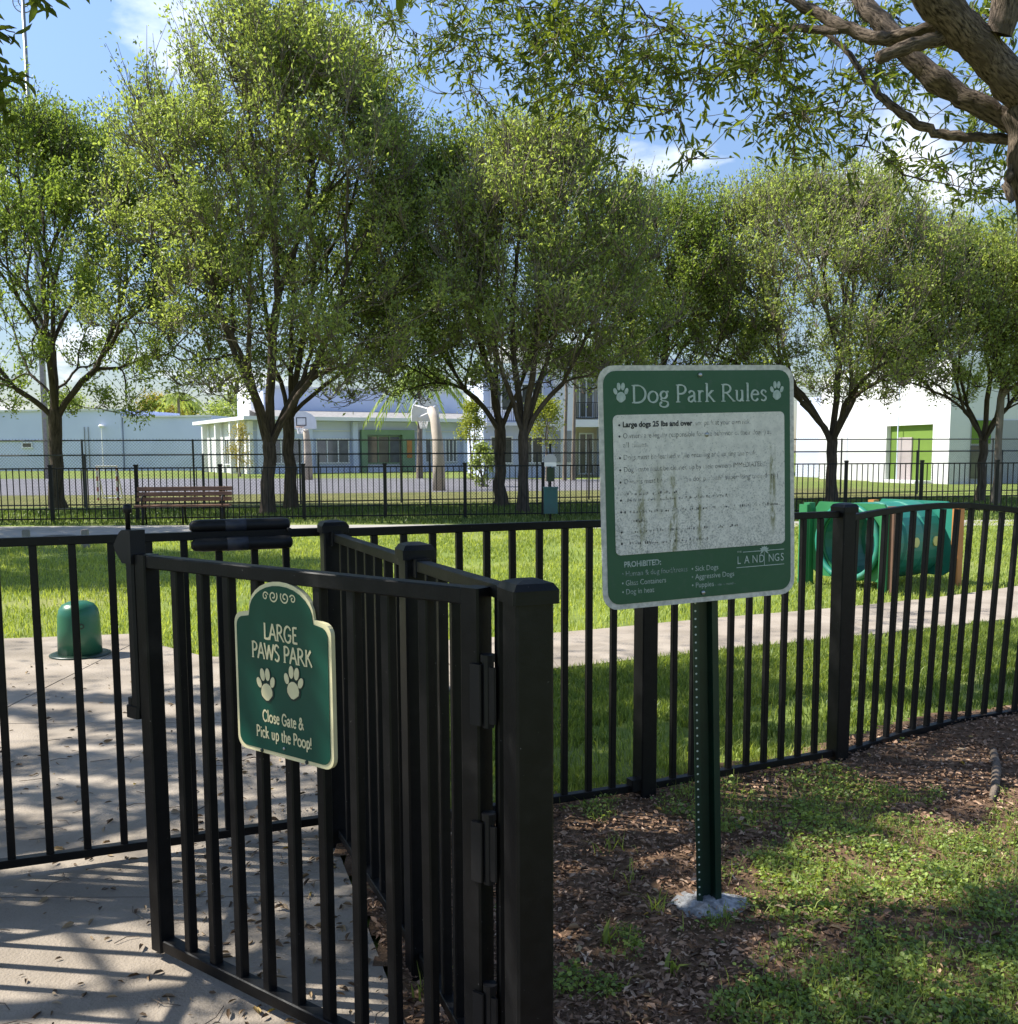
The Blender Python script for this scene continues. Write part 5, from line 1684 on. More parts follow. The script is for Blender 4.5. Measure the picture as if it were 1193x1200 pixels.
def tree(name, label, base, fork_z, r_trunk, crown, n_end, n_leaf, seed, leaf_m, bark=M_BARK, lean=(0, 0), leaf=(0.075, 0.034), group='broadleaf trees behind the far fence',
         low_bare=0.45, cat='tree', sig=0.13, rt=0.011, twig_bark=None, nsh=6, shl=1.0):
    rng = np.random.default_rng(seed)
    root = tag(empty(name, (base[0], base[1], 0)), label, cat, group)
    cx, cy, z0, z1, Rm, prof, ell = crown
    pts = crown_points(n_end, cx - base[0], cy - base[1], z0, z1, Rm, prof, rng, ell)
    T, BT, Bt = Wood(), Wood(), Wood()
    B = TwoWoods(BT, Bt)
    fk = np.array([lean[0], lean[1], fork_z])
    zz = np.linspace(0, 1, 7)[:, None]
    P = np.array([0, 0, -0.15]) * (1 - zz) + fk * zz
    P[1:-1, :2] += rng.normal(size=(5, 2)) * r_trunk * 0.16
    P = np.concatenate([P, fk[None] + np.array([[0, 0, r_trunk * 1.3], [0, 0, r_trunk * 2.6]])])
    rr = r_trunk * np.array([1.6, 1.15, 1.0, 0.93, 0.9, 0.92, 0.95, 0.72, 0.2])
    T.tube(P, rr, 12)
    twigs = []
    grow(B, pts, fk - np.array([0, 0, r_trunk * .8]), np.array([0, 0, 1.0]), rt, rng, twigs)
    T.build('trunk', bark, root)
    # upright shoots: fine twigs that carry the leaves, and bare ones lower down
    sh0, sh1, she, par = [], [], [], []
    for ti, (p0, p1, e) in enumerate(twigs):
        hz = np.clip((p1[2] - z0) / (z1 - z0), 0, 1)
        for _ in range(nsh):
            t = rng.uniform(0.35, 1.0)
            a = p0 + (p1 - p0) * t
            d = unit((e * 0.45 + rng.normal(size=3) * np.array([.42, .42, .25]) + np.array([0, 0, 0.75 + .35 * hz]))[None])[0]
            q = a + d * rng.uniform(0.45, 1.25) * (0.8 + .5 * hz) * shl
            B.curve(a, unit((e + d)[None])[0], q, 0.0125, 0.005, rng, 0.35, n=3)
            sh0.append(a); sh1.append(q); she.append(d); par.append(ti)
    BT.build('branches', bark, root)
    Bt.build('twigs', twig_bark or bark, root)
    p0, p1, par = np.array(sh0), np.array(sh1), np.array(par)
    s = np.clip((p1[:, 2] - z0) / (z1 - z0), 0, 1)
    rad = np.linalg.norm((p1[:, :2] - np.array([cx - base[0], cy - base[1]])), axis=1) / Rm
    wgt = np.clip(0.10 + sstep(low_bare - .28, low_bare + .12, s) * 1.0 + 0.4 * sstep(0.45, 0.95, rad), 0.04, 1.6)
    wgt = wgt * (rng.random(len(par)) ** 1.3 * 1.7 + .08) * (0.35 + 1.3 * rng.random(len(twigs)))[par]
    pk = rng.choice(len(par), n_leaf, p=wgt / wgt.sum())
    t = (1 - rng.random(n_leaf) ** 1.4 * 0.9 + .04)[:, None]
    thick = sig * (1.15 - .55 * t)
    C = p0[pk] * (1 - t) + p1[pk] * t + rng.normal(size=(n_leaf, 3)) * thick
    ax_ = unit(p1 - p0)[pk]
    D = unit(rng.normal(size=(n_leaf, 3)) * 0.75 + ax_ * 0.7)
    L = rng.uniform(leaf[0] * 0.7, leaf[0] * 1.3, n_leaf); Wd = leaf[1] * L / leaf[0]
    V, F, k = leaves(C, D, L, Wd, rng, 0.2, six=False)
    tn = np.clip(rng.normal(0.46, 0.17, n_leaf) + (rng.random(len(par)) - .5)[pk] * 0.3 + (rng.random(len(twigs)) - .5)[par][pk] * .35, 0, 1)
    lv = np_mesh('foliage', V, F, leaf_m, tint=np.repeat(tn, k), parent=root)
    lv['kind'] = 'stuff'
    return root


VASE = (0.68, 0.97, 1.0, 1.0, 0.96, 0.86, 0.64, 0.34)
ROUND = (0.55, 0.9, 1.0, 1.0, 0.92, 0.8, 0.6, 0.3)


LF = (0.105, 0.05)


def zof(py, Y):
    return aty(597, py, Y).z


def tr(px_base, Y, px_c, py_top, py_low, halfw_px, **kw):
    b = aty(px_base, 585, Y)
    c = aty(px_c, 400, Y)
    return (b.x, b.y), (c.x, c.y, zof(py_low, Y), zof(py_top, Y), halfw_px * Y / F_PX, kw.get('prof', VASE), kw.get('ell', (1, 0.9)))


b, c = tr(70, 28.5, 60, 158, 494, 192, prof=ROUND)
tree('shade_tree', 'dense dark green tree at the left edge with one thick leaning trunk', b, zof(487, 28.5), 0.19, c, 330, 84000, 21, M_LEAF, low_bare=0.02, rt=0.013, leaf=LF)
b, c = tr(313, 25.8, 335, 38, 480, 190)
tree('vase_tree', 'tallest vase shaped tree with a forked trunk, right of the bench', b, zof(522, 25.8), 0.18, c, 520, 80000, 22, M_LEAF_PALE, lean=(0.1, 0), low_bare=0.16, rt=0.0112, leaf=LF, twig_bark=M_BARK_PALE, nsh=9)
b, c = tr(341, 28.0, 395, 90, 468, 150)
tree('vase_tree', 'second trunk standing close behind the tallest vase shaped tree', b, zof(490, 28.0), 0.17, c, 240, 34000, 23, M_LEAF, low_bare=0.2, rt=0.0115, leaf=LF)
b, c = tr(587, 29.0, 548, 188, 474, 135)
tree('vase_tree', 'dark trunked tree just left of the pet waste station, left one of a pair', b, zof(505, 29.0), 0.17, c, 270, 46000, 24, M_LEAF, low_bare=0.15, rt=0.012, leaf=LF)
b, c = tr(614, 25.9, 636, 176, 466, 132)
tree('vase_tree', 'tree with bare upright twigs just behind the pet waste station, right of a pair', b, zof(512, 25.9), 0.14, c, 380, 42000, 25, M_LEAF_PALE, low_bare=0.22, rt=0.0103, leaf=LF, twig_bark=M_BARK_PALE, nsh=9)
b, c = tr(770, 30.5, 765, 252, 480, 125)
tree('vase_tree', 'dark leafy tree hidden behind the green rules sign', b, zof(500, 30.5), 0.17, c, 250, 46000, 26, M_LEAF, low_bare=0.1, rt=0.012, leaf=LF)
b, c = tr(974, 30.7, 955, 236, 482, 192)
tree('vase_tree', 'wide tree with many bare grey twigs, its trunk just right of the rules sign', b, zof(520, 30.7), 0.17, c, 600, 74000, 27, M_LEAF_PALE, low_bare=0.16, rt=0.010, twig_bark=M_BARK_PALE, leaf=LF, nsh=10)
b, c = tr(1150, 30.2, 1150, 306, 486, 125, prof=ROUND)
tree('vase_tree', 'light green tree at the right edge, leaning trunk in front of the shaded wall', b, zof(520, 30.2), 0.13, c, 250, 48000, 28, M_LEAF_PALE, low_bare=0.1, rt=0.011, leaf=LF)
b, c = tr(1168, 28.6, 1240, 285, 450, 90, prof=ROUND)
tree('vase_tree', 'pale thin trunked tree at the right edge, standing just right of the leaning one', b, zof(470, 28.6), 0.10, c, 160, 28000, 29, M_LEAF_PALE, bark=M_BARK_PALE, low_bare=0.1, rt=0.01, leaf=LF)
tree('shade_tree', 'tree standing left of the view whose shade falls across the lawn', (-12.3, 14.6), 2.4, 0.22, (-12.2, 14.6, 3.2, 9.0, 3.3, ROUND, (1, .8)), 120, 26000, 31, M_LEAF, low_bare=0.05, leaf=(0.16, 0.08), sig=.25)
tree('shade_tree', 'tree standing left of the view whose shade falls across the far footpath', (-15.2, 20.3), 2.4, 0.22, (-15.2, 20.3, 3.0, 9.5, 3.4, ROUND, (1, .8)), 120, 22000, 33, M_LEAF, low_bare=0.05, leaf=(0.16, 0.08), sig=.25)


def bush(name, label, cat, px, Y, py_top, halfw, m, n, seed, py_low=545, leafL=0.16, rootz=0.0, trunk=True, group=None, prof=ROUND):
    rng = np.random.default_rng(seed)
    b = aty(px, 545, Y)
    root = tag(empty(name, (b.x, b.y, 0)), label, cat, group)
    z0, z1, Rm = zof(py_low, Y), zof(py_top, Y), halfw * Y / F_PX
    pts = crown_points(26, 0, 0, z0, z1, Rm, prof, rng)
    B = Wood(); tw = []
    fk = np.array([0, 0, max(z0 - 0.3, 0.3)])
    B.tube(np.array([[0, 0, -.1], [0.03, 0, fk[2] / 2], fk]), np.array([.1, .08, .07]), 7)
    grow(B, pts, fk, np.array([0, 0, 1.0]), 0.014, rng, tw)
    B.build('trunk', M_BARK_PALE, root)
    p0 = np.array([t[0] for t in tw]); p1 = np.array([t[1] for t in tw])
    pk = rng.integers(0, len(tw), n); t = rng.uniform(0.3, 1.1, n)[:, None]
    C = p0[pk] * (1 - t) + p1[pk] * t + rng.normal(size=(n, 3)) * Rm * 0.2
    V, F, k = leaves(C, rng.normal(size=(n, 3)), rng.uniform(.7, 1.3, n) * leafL, leafL * .5, rng, .2, six=False)
    o = np_mesh('foliage', V, F, m, tint=np.repeat(np.clip(rng.normal(.5, .25, n), 0, 1), k), parent=root); o['kind'] = 'stuff'
    return root


bush('young_tree', 'slim lime green young tree in front of the pavilion, left of the paired trees', 'tree', 553, 58, 470, 17, M_LEAF_LIME, 2600, 41, 540)
bush('young_tree', 'bright lime green young tree in front of the apartment block', 'tree', 641, 55, 462, 21, M_LEAF_LIME, 2600, 42, 522)
bush('young_tree', 'small green shrub below the paired trees, beside the court', 'shrub', 566, 46, 520, 15, M_LEAF_PALE, 1200, 43, 565)
bush('young_tree', 'thin yellowish tree beside the white end wall of the pavilion', 'tree', 281, 70, 497, 17, M_LEAF_YEL, 1500, 44, 548, leafL=.13)
bush('flowering_tree', 'golden yellow flowering tree showing over the long low building', 'tree', 196, 128, 462, 27, M_LEAF_YEL, 3200, 45, 500, leafL=.35)
bush('round_tree', 'green tree showing over the roof left of the pavilion', 'tree', 222, 132, 468, 15, M_LEAF_PALE, 1800, 46, 500, leafL=.35)
bush('round_tree', 'green tree showing over the pavilion roof', 'tree', 268, 125, 463, 25, M_LEAF_PALE, 2600, 47, 500, leafL=.35)
bush('round_tree', 'green tree far behind the left tree, above the long low building', 'tree', 88, 130, 462, 26, M_LEAF_PALE, 2200, 48, 500, leafL=.35)


def palm(px, Y, py_crown, label, nfr=16, L=2.0, seed=0, slim=0.11, m=M_LEAF, droop=1.0):
    rng = np.random.default_rng(seed)
    b = aty(px, 545, Y); zc = zof(py_crown, Y)
    root = tag(empty('palm_tree', (b.x, b.y, 0)), label, 'palm tree', 'palm trees near the buildings')
    B = Wood(); P = np.array([[0, 0, -.1], [.04, 0, zc * .35], [.1, 0, zc * .7], [.05, 0, zc]])
    B.tube(P, np.array([slim * 1.4, slim, slim * .9, slim * .8]), 8); B.build('trunk', M_BARK_PALE, root)
    for k in range(nfr):
        a = 2 * math.pi * k / nfr + rng.uniform(-.2, .2); el = rng.uniform(-.2, 1.0)
        t = np.linspace(0, 1, 9)
        R_ = L * rng.uniform(.8, 1.1)
        sx = R_ * t * math.cos(el); sz = R_ * (t * math.sin(el) - droop * .75 * t ** 2)
        S = np.stack([.05 + sx * math.cos(a), sx * math.sin(a), zc + sz], 1)
        side = np.array([-math.sin(a), math.cos(a), 0])
        C, D = [], []
        for i in range(1, 9):
            for s_ in (-1, 1):
                for u in (0.0, 0.35, 0.7):
                    q = S[i - 1] * (1 - u) + S[i] * u
                    C.append(q); D.append(side * s_ * .7 + unit((S[i] - S[i - 1])[None])[0] * .6 + np.array([0, 0, -.45 * droop]))
        C, D = np.array(C), np.array(D)
        V, F, kk = leaves(C, D, L * 0.26, L * .03, rng, .05, six=False)
        np_mesh('frond', V, F, m, tint=np.repeat(rng.uniform(.3, .8, len(C)), kk), parent=root)
    return root


palm(492, 62, 437, 'drooping palm behind the pavilion roof, above the near basketball hoop', 18, 3.2, 51, 0.16, M_LEAF, 1.2)
palm(212, 122, 463, 'palm with a spiky crown beside the golden tree', 16, 3.4, 52, 0.2, M_LEAF_PALE)
palm(662, 56, 418, 'slender tall palm before the apartment block, left of two', 12, 1.5, 53, 0.09, M_LEAF, 1.1)
palm(672, 56.5, 408, 'slender tall palm before the apartment block, right of two', 12, 1.5, 54, 0.09, M_LEAF, 1.1)

# ------------------------------------------------------------------ chosen sun patches on the near ground; unseen crowns are thinned to match
def sunlit(X, Y):
    """0..1 chosen sun at ground X,Y; canopy leaves in its way are dropped"""
    px, py = project(np.stack([X, Y, np.zeros_like(X)], -1))
    n1 = fnoise(X * 0.8, Y * 1.6, 2.0, 9)
    n2 = fnoise(X * 0.5, Y * 2.2, 2.6, 5)
    n3 = fnoise(X, Y, 3.2, 14)
    n4 = fnoise(X, Y * 1.6, 5.5, 24)
    p = np.where((n3 > 0.64) | (n4 > .62), 0.9, 0.0)                              # base: deep shade with specks
    pad = X < pad_edge(np.clip(Y, 0, 6.6)) + 0.05
    p = np.where(pad & (Y > 4.05), np.where(n2 > 0.53, 1.0, 0.0), p)
    p = np.where(pad & (Y > 6.3), 1.0, p)
    p = np.where(pad & (px < 175) & (py > 1006) & (py < 1034 - 0.03 * px), 1.0, p)
    p = np.where(pad & (py >= 1034 - .03 * px) & (py < 1094), 0.0, p)
    edge = 255 - 0.25 * (py - 1095) + 40 * (n3 - .5)
    p = np.where(pad & (py >= 1094) & (px < edge), 1.0, p)
    p = np.where(pad & (py >= 1135) & (px >= edge + 55) & (px < 470), np.where(n1 > 0.42, 1.0, 0.0), p)
    p = np.where((X + 1.5 * 0 < -1.2) & (Y < 2.6), 1.0, p)
    p = np.where((Y < 2.52) & (X > -0.35) & (X < 0.75), np.where(n4 > .40, 1.0, 0.0), p)      # dapples that fall on the gate and its sign
    # mulch and grass
    def ell(cx, cy, rx, ry):
        return np.exp(-(((px - cx) / rx) ** 2 + ((py - cy) / ry) ** 2) ** 2)
    e = np.maximum.reduce([ell(985, 1035, 150, 42), ell(1130, 1010, 110, 62), ell(860, 936, 60, 16), ell(905, 1060, 70, 22) * .8, ell(1185, 950, 60, 50),
                           ell(760, 1012, 60, 12) * .7, ell(690, 1085, 55, 14) * .6, ell(950, 1172, 120, 26) * .8, ell(1120, 1165, 120, 40) * .75, ell(690, 1160, 60, 22) * .6,
                           ell(740, 985, 60, 10) * .6, ell(900, 1115, 60, 10) * .5, ell(700, 1030, 50, 10) * .5])
    p = np.where(~pad, np.maximum(p, np.where(e + (n1 - .5) * 0.9 + (n4 - .5) * 1.3 > 0.62, 1.0, 0.0)), p)
    mound = (~pad) & (Y < fence_y(X)) & (px > 985) & (py < 935)
    p = np.where(mound, np.where(n2 > 0.5, 1.0, 0.0), p)
    # lawn between the right fence and the path
    beyond = (~pad) & (Y > fence_y(X) + .05) & (X > -0.6)
    gl = sstep(760, 1010, px)
    p = np.where(beyond, np.where(n1 + gl * 0.36 > 0.74, 1.0, 0.0), p)
    p = np.where(beyond & (Y > 6.7 + 0.25 * np.maximum(X, 0)), 1.0, p)
    return p


def sun_ground(P):
    t = P[:, 2] / TO_SUN[2]
    return P[:, 0] - TO_SUN[0] * t, P[:, 1] - TO_SUN[1] * t


def in_frame(P, mg=25):
    px, py = project(P)
    d = P[:, 1] * _cp - (P[:, 2] - CAM_H) * _sp
    return (d > 0.1) & (px > -mg) & (px < 1193 + mg) & (py > -mg) & (py < 1200 + mg)


def whorls(C, e, rng, per=9, L=(0.06, 0.095), aspect=0.24, spread=0.9):
    """rosettes of lance-shaped leaves at twig ends"""
    n = len(C)
    k = per
    D = rng.normal(size=(n, k, 3)) * spread + e[:, None] * 0.9
    CC = C[:, None] + rng.normal(size=(n, k, 3)) * 0.012 - e[:, None] * rng.uniform(0, 0.07, (n, k, 1))
    return CC.reshape(-1, 3), unit(D.reshape(-1, 3)), rng.uniform(L[0], L[1], n * k)


def connect(W, nodes, ends, rng, r=0.009, r1=0.003, sag=0.0):
    """each end grows from the nearest wood already there"""
    nodes = [np.asarray(q, float) for q in nodes]
    ends = np.asarray(ends)
    N = np.array(nodes)
    dist = np.min(((ends[:, None] - N[None]) ** 2).sum(-1), 1)
    dirs = np.zeros_like(ends)
    for i in np.argsort(dist):
        q = ends[i]
        j = int(np.argmin(((N - q) ** 2).sum(1)))
        p = N[j]
        L = np.linalg.norm(q - p)
        d = unit(((q - p) / (L + 1e-6) + rng.normal(size=3) * .35 + np.array([0, 0, .25]))[None])[0]
        P, e = W.curve(p, d, q, r * (0.6 + min(L, 3) * .5), r1, rng, 0.35, 0.08)
        dirs[i] = e
        N = np.concatenate([N, P[2:]])
    return dirs


rngc = np.random.default_rng(77)

# --- overhanging tree at the right: heavy limbs from a leaning trunk outside the frame
ot = tag(empty('overhanging_tree', (3.75, 5.55, 0)), 'old tree at the right edge whose heavy furrowed limbs hang over the scene', 'tree')
o_base = np.array([3.75, 5.55, 0.0])


def limb(W, pix, rads, n=12, wob=0.012):
    P = np.array([np.array(aty(px, py, y)) for px, py, y in pix]) - o_base
    # smooth resample
    t = np.linspace(0, len(P) - 1, (len(P) - 1) * 4 + 1)
    Q = np.stack([np.interp(t, np.arange(len(P)), P[:, i]) for i in range(3)], 1)
    for _ in range(2):
        Q[1:-1] = (Q[:-2] + 2 * Q[1:-1] + Q[2:]) / 4
    r = np.interp(t, np.arange(len(P)), rads)
    Q[1:-1] += rngc.normal(size=(len(Q) - 2, 3)) * wob * 0.4
    r = r * (1 + rngc.normal(size=len(r)) * 0.06)
    W.tube(Q, r * .93, n, True)
    return Q


WT = Wood()
nodes = []
trunk_pix = [(1335, 800, 5.55), (1300, 600, 5.55), (1262, 430, 5.5), (1232, 300, 5.45), (1212, 200, 5.4), (1204, 130, 5.4)]
Q = limb(WT, [(1358, 872, 5.6)] + trunk_pix, [0.2, 0.17, 0.155, 0.145, 0.14, 0.13, 0.12], 16); nodes += list(Q)
WL = Wood()
Q = limb(WL, [(1222, 128, 5.4), (1186, 92, 5.35), (1146, 52, 5.3), (1112, 16, 5.25), (1072, -32, 5.2), (985, -110, 5.1), (880, -190, 5.0)], [0.105, 0.105, 0.105, 0.098, 0.085, 0.07, 0.05], 16); nodes += list(Q)
Q = limb(WL, [(1205, 152, 5.45), (1168, 133, 5.5), (1130, 114, 5.55), (1095, 92, 5.6), (1070, 70, 5.62), (1046, 42, 5.7), (1020, 12, 5.8), (1000, -15, 5.9), (960, -80, 6.0)], [0.06, 0.062, 0.058, 0.066, 0.056, 0.054, 0.052, 0.048, 0.04], 14); nodes += list(Q)
Q = limb(WL, [(1128, 42, 5.3), (1095, 46, 5.28), (1062, 56, 5.27), (1030, 68, 5.27)], [0.04, 0.036, 0.036, 0.034], 12); nodes += list(Q)
Q = limb(WL, [(1112, 24, 5.32), (1075, 36, 5.4), (1040, 48, 5.5), (1005, 38, 5.6), (972, 24, 5.7), (945, 8, 5.8), (915, -10, 5.9), (860, -45, 6.2)], [0.035, 0.032, 0.036, 0.036, 0.034, 0.032, 0.03, 0.022], 12); nodes += list(Q)
Q = limb(WL, [(1205, 168, 5.5), (1160, 161, 5.55), (1110, 160, 5.6), (1082, 150, 5.65), (1050, 128, 5.7), (1026, 105, 5.8), (1008, 82, 5.9), (992, 60, 6.0), (975, 40, 6.1), (930, 30, 6.3), (880, 28, 6.5)], [0.03, 0.028, 0.026, 0.026, 0.024, 0.022, 0.018, 0.016, 0.015, 0.012, 0.01], 9); nodes += list(Q)
Q = limb(WL, [(985, 35, 5.65), (940, 32, 5.8), (905, 35, 6.0)], [0.024, 0.022, 0.018], 9); nodes += list(Q)
Q = limb(WL, [(1192, 190, 5.4), (1180, 212, 5.38), (1186, 236, 5.36)], [0.022, 0.025, 0.018], 9)
Q = limb(WL, [(1170, 40, 5.25), (1185, -20, 5.2), (1200, -80, 5.1)], [0.075, 0.07, 0.06], 12); nodes += list(Q)
# arms that carry the canopy high over the walk-through, out of view
Q = limb(WL, [(880, -190, 5.0), (760, -300, 4.6), (600, -420, 4.2), (420, -560, 3.8), (260, -680, 3.6)], [0.05, 0.045, 0.04, 0.03, 0.02], 9); nodes += list(Q)
Q = limb(WL, [(960, -80, 6.0), (850, -140, 6.6), (720, -170, 7.2), (560, -150, 7.8), (430, -120, 8.4)], [0.045, 0.04, 0.032, 0.025, 0.015], 9); nodes += list(Q)
Q = limb(WL, [(1195, -80, 5.1), (1200, -330, 4.2), (1220, -700, 3.4)], [0.06, 0.05, 0.03], 9); nodes += list(Q)
tk = WT.build('trunk', M_BARK_NEAR, ot)

# visible sprays of leaves
zones = [  # cx, cy, rx, ry, y0, y1, count
    (600, 30, 120, 45, 6.5, 9.0, 60), (520, 20, 90, 35, 7.5, 10.0, 34), (420, 8, 70, 16, 8.5, 10.5, 10),
    (720, 60, 110, 55, 5.5, 8.0, 78), (840, 50, 90, 48, 5.2, 7.5, 62), (760, 125, 70, 40, 5.2, 6.5, 20), (700, 130, 60, 45, 6.0, 7.5, 20),
    (905, 85, 60, 55, 5.4, 7.0, 36), (960, 120, 55, 40, 5.4, 7.0, 24), (900, 155, 60, 25, 5.4, 6.5, 9), (640, 110, 50, 45, 6.5, 8.0, 20), (560, 90, 50, 50, 7.5, 9.0, 22),
    (1040, 90, 60, 45, 6.0, 7.5, 26), (1095, 188, 65, 22, 6.0, 7.5, 20), (1010, 170, 45, 20, 5.6, 6.6, 6), (1150, 70, 55, 60, 6.2, 8.0, 30), (1165, 10, 40, 30, 5.8, 7.5, 12),
    (1000, 20, 60, 30, 6.0, 7.5, 22), (935, 185, 22, 14, 5.4, 6.0, 3), (1160, 150, 35, 45, 6.2, 7.5, 14), (805, 185, 18, 10, 4.9, 5.1, 2), (1150, 225, 40, 25, 6.0, 7.2, 10),
    (660, 60, 60, 60, 7.0, 9.0, 26), (480, 60, 50, 40, 8.0, 10.0, 16)]
ends = []
for cx, cy, rx, ry, y0, y1, n in zones:
    n = max(2, int(n * 0.60))
    a = rngc.random(n) * 2 * np.pi; r_ = np.sqrt(rngc.random(n))
    for ai, ri, yy in zip(a, r_, rngc.uniform(y0, y1, n)):
        ends.append(np.array(aty(cx + rx * ri * math.cos(ai), cy + ry * ri * math.sin(ai), yy)) - o_base)
ends = np.array(ends)
dirs = connect(WL, nodes, ends, rngc, 0.007, 0.0025)
vis_nodes = list(ends)
# tips: a few short twiglets with rosettes around every end
tipsC, tipsE = [ends], [dirs]
for k in range(4):
    off = rngc.normal(size=ends.shape) * np.array([.12, .12, .10])
    q = ends + off
    e = unit(off + dirs * .1 + np.array([0, 0, -.03]))
    for i in range(len(ends)):
        if k < 3:
            WL.curve(ends[i] - dirs[i] * .03, dirs[i], q[i], 0.003, 0.0015, rngc, .3, n=3)
    tipsC.append(q); tipsE.append(e)
tipsC, tipsE = np.concatenate(tipsC), np.concatenate(tipsE)
C, D, L = whorls(tipsC, tipsE, rngc, 8, (.048, .082))
# thin the crown where a chosen sun patch lies
gx, gy = sun_ground(C + o_base)
keep = rngc.random(len(C)) > sunlit(gx, gy) * 0.35
C, D, L = C[keep], D[keep], L[keep]
parts_V, parts_F, parts_T = [], [], []
V, F, k = leaves(C, D, L, L * 0.25, rngc, .18)
parts_V.append(V); parts_F.append(F); parts_T.append(np.repeat(np.clip(rngc.normal(.5, .25, len(C)), 0, 1), k))

# unseen canopy added along the sun rays to shade walk-through and mulch bed
def canopy(n, x0, x1, y0, y1, rng, span=2.4):
    g = np.stack([rng.uniform(x0, x1, n), rng.uniform(y0, y1, n)], 1)
    zmin = np.maximum(3.3, 1.9 + 0.50 * g[:, 1])
    z = zmin + rng.random(n) * span
    t = z / TO_SUN[2]
    return np.stack([g[:, 0] + TO_SUN[0] * t, g[:, 1] + TO_SUN[1] * t, z], 1)


cl = canopy(620, -4.2, 4.6, 1.0, 8.4, rngc)
cl = cl[~in_frame(cl, 60)]
split = cl[:, 0] < -2.4
right_c, left_c = cl[~split] - o_base, cl[split]


def canopy_leaves(ctr, origin, per, rng, sig=0.36):
    n = len(ctr) * per
    C = np.repeat(ctr, per, 0) + rng.normal(size=(n, 3)) * sig
    P = C + origin
    gx, gy = sun_ground(P)
    keep = (rng.random(n) > sunlit(gx, gy) * 0.985) & ~in_frame(P, 12)
    C = C[keep]
    return C, rng.normal(size=(len(C), 3)), rng.uniform(.09, .14, len(C))


connect(WL, nodes, right_c, rngc, 0.008, 0.003)
C, D, L = canopy_leaves(right_c, o_base, 150, rngc)
V, F, k = leaves(C, D, L, L * 0.34, rngc, .15)
parts_V.append(V); parts_F.append(F + len(parts_V[0])); parts_T.append(np.repeat(np.clip(rngc.normal(.5, .25, len(C)), 0, 1), k))
WL.build('limbs', M_BARK_NEAR, ot)
fo_ = np_mesh('foliage', np.concatenate(parts_V), np.concatenate(parts_F), M_LEAF_NEAR, tint=np.concatenate(parts_T), parent=ot); fo_['kind'] = 'stuff'

# --- the tree standing left of the viewer, only its sprigs reach into the picture
lt = tag(empty('broadleaf_tree', (-6.2, 2.6, 0)), 'tree left of the viewer, only dark leaf sprigs showing at the top left corner', 'tree')
l_base = np.array([-6.2, 2.6, 0.0])
WN = Wood()
zz = np.linspace(0, 1, 8)[:, None]
WN.tube(np.array([0, 0, -.15]) * (1 - zz) + np.array([.25, .1, 3.0]) * zz, np.linspace(.26, .17, 8), 14)
WN.build('trunk', M_BARK_NEAR, lt)
WN = Wood()
lnodes = []
for tgt in ((3.0, .4, 5.6), (2.0, 2.4, 6.0), (.6, -1.6, 6.2), (-1.8, .6, 5.8), (1.2, 3.6, 6.6), (3.6, -1.2, 5.2), (2.9, 0.9, 4.2)):
    P, e = WN.curve(np.array([.25, .1, 2.95]), unit(np.array([[tgt[0] * .3, tgt[1] * .3, 1.0]]))[0], np.array(tgt), .1, .03, rngc, .4, .05, 9)
    lnodes += list(P)
sprigs = [(62, 8, 3.3), (52, 2, 3.35), (18, 38, 3.4), (6, 34, 3.4), (30, 96, 3.35), (14, 96, 3.4), (3, 92, 3.4), (2, 122, 3.4), (8, 124, 3.45), (-20, 20, 3.3), (-25, 100, 3.4), (-10, 60, 3.4), (0, 138, 3.4), (-30, -10, 3.3), (40, -12, 3.3)]
sp_e = np.array([np.array(aty(*s)) for s in sprigs]) - l_base
feed = np.array([np.array(aty(px, py, y)) for px, py, y in ((-140, -60, 3.4), (-90, 40, 3.4), (-70, 100, 3.4), (-40, 128, 3.42), (-40, 20, 3.35), (20, -30, 3.3))]) - l_base
br = [np.array(at(px, py)) + TO_SUN * (zz_ / TO_SUN[2]) - l_base for px, py, zz_ in ((60, 1085, 4.0), (95, 1105, 4.1), (130, 1145, 4.2), (165, 1200, 4.3), (230, 1300, 4.4))]
WN.tube(np.array(br), np.array([.014, .018, .02, .022, .022]), 8)
lnodes += br[:1]
connect(WN, lnodes, feed, rngc, .012, .006)
sd = connect(WN, list(feed), sp_e, rngc, .004, .002)
C, D, L = whorls(sp_e, sd, rngc, 9, (.045, .075), .3, 0.75)
V, F, k = leaves(C, D, L, L * 0.30, rngc, .15)
pv, pf, pt = [V], [F], [np.repeat(np.clip(rngc.normal(.3, .2, len(C)), 0, 1), k)]
connect(WN, lnodes, left_c - l_base, rngc, .008, .003)
C, D, L = canopy_leaves(left_c - l_base, l_base, 150, rngc)
V, F, k = leaves(C, D, L, L * .34, rngc, .15)
pf.append(F + len(pv[0])); pv.append(V); pt.append(np.repeat(np.clip(rngc.normal(.5, .25, len(C)), 0, 1), k))
WN.build('limbs', M_BARK_NEAR, lt)
fo_ = np_mesh('foliage', np.concatenate(pv), np.concatenate(pf), M_LEAF_NEAR, tint=np.concatenate(pt), parent=lt); fo_['kind'] = 'stuff'

# ------------------------------------------------------------------ grass, ground cover, mulch and litter (stuff)
rg = np.random.default_rng(5)


def visible(X, Y, mg=60):
    px, py = project(np.stack([X, Y, np.zeros_like(X)], -1))
    return (px > -mg) & (px < 1193 + mg) & (py < 1200 + mg * 2)


def scatter(n, x0, x1, y0, y1, bias=1.0):
    u = rg.random(n)
    Y = y0 * (y1 / y0) ** (u ** bias)              # denser near the viewer
    X = rg.uniform(x0, x1, n)
    return X, Y


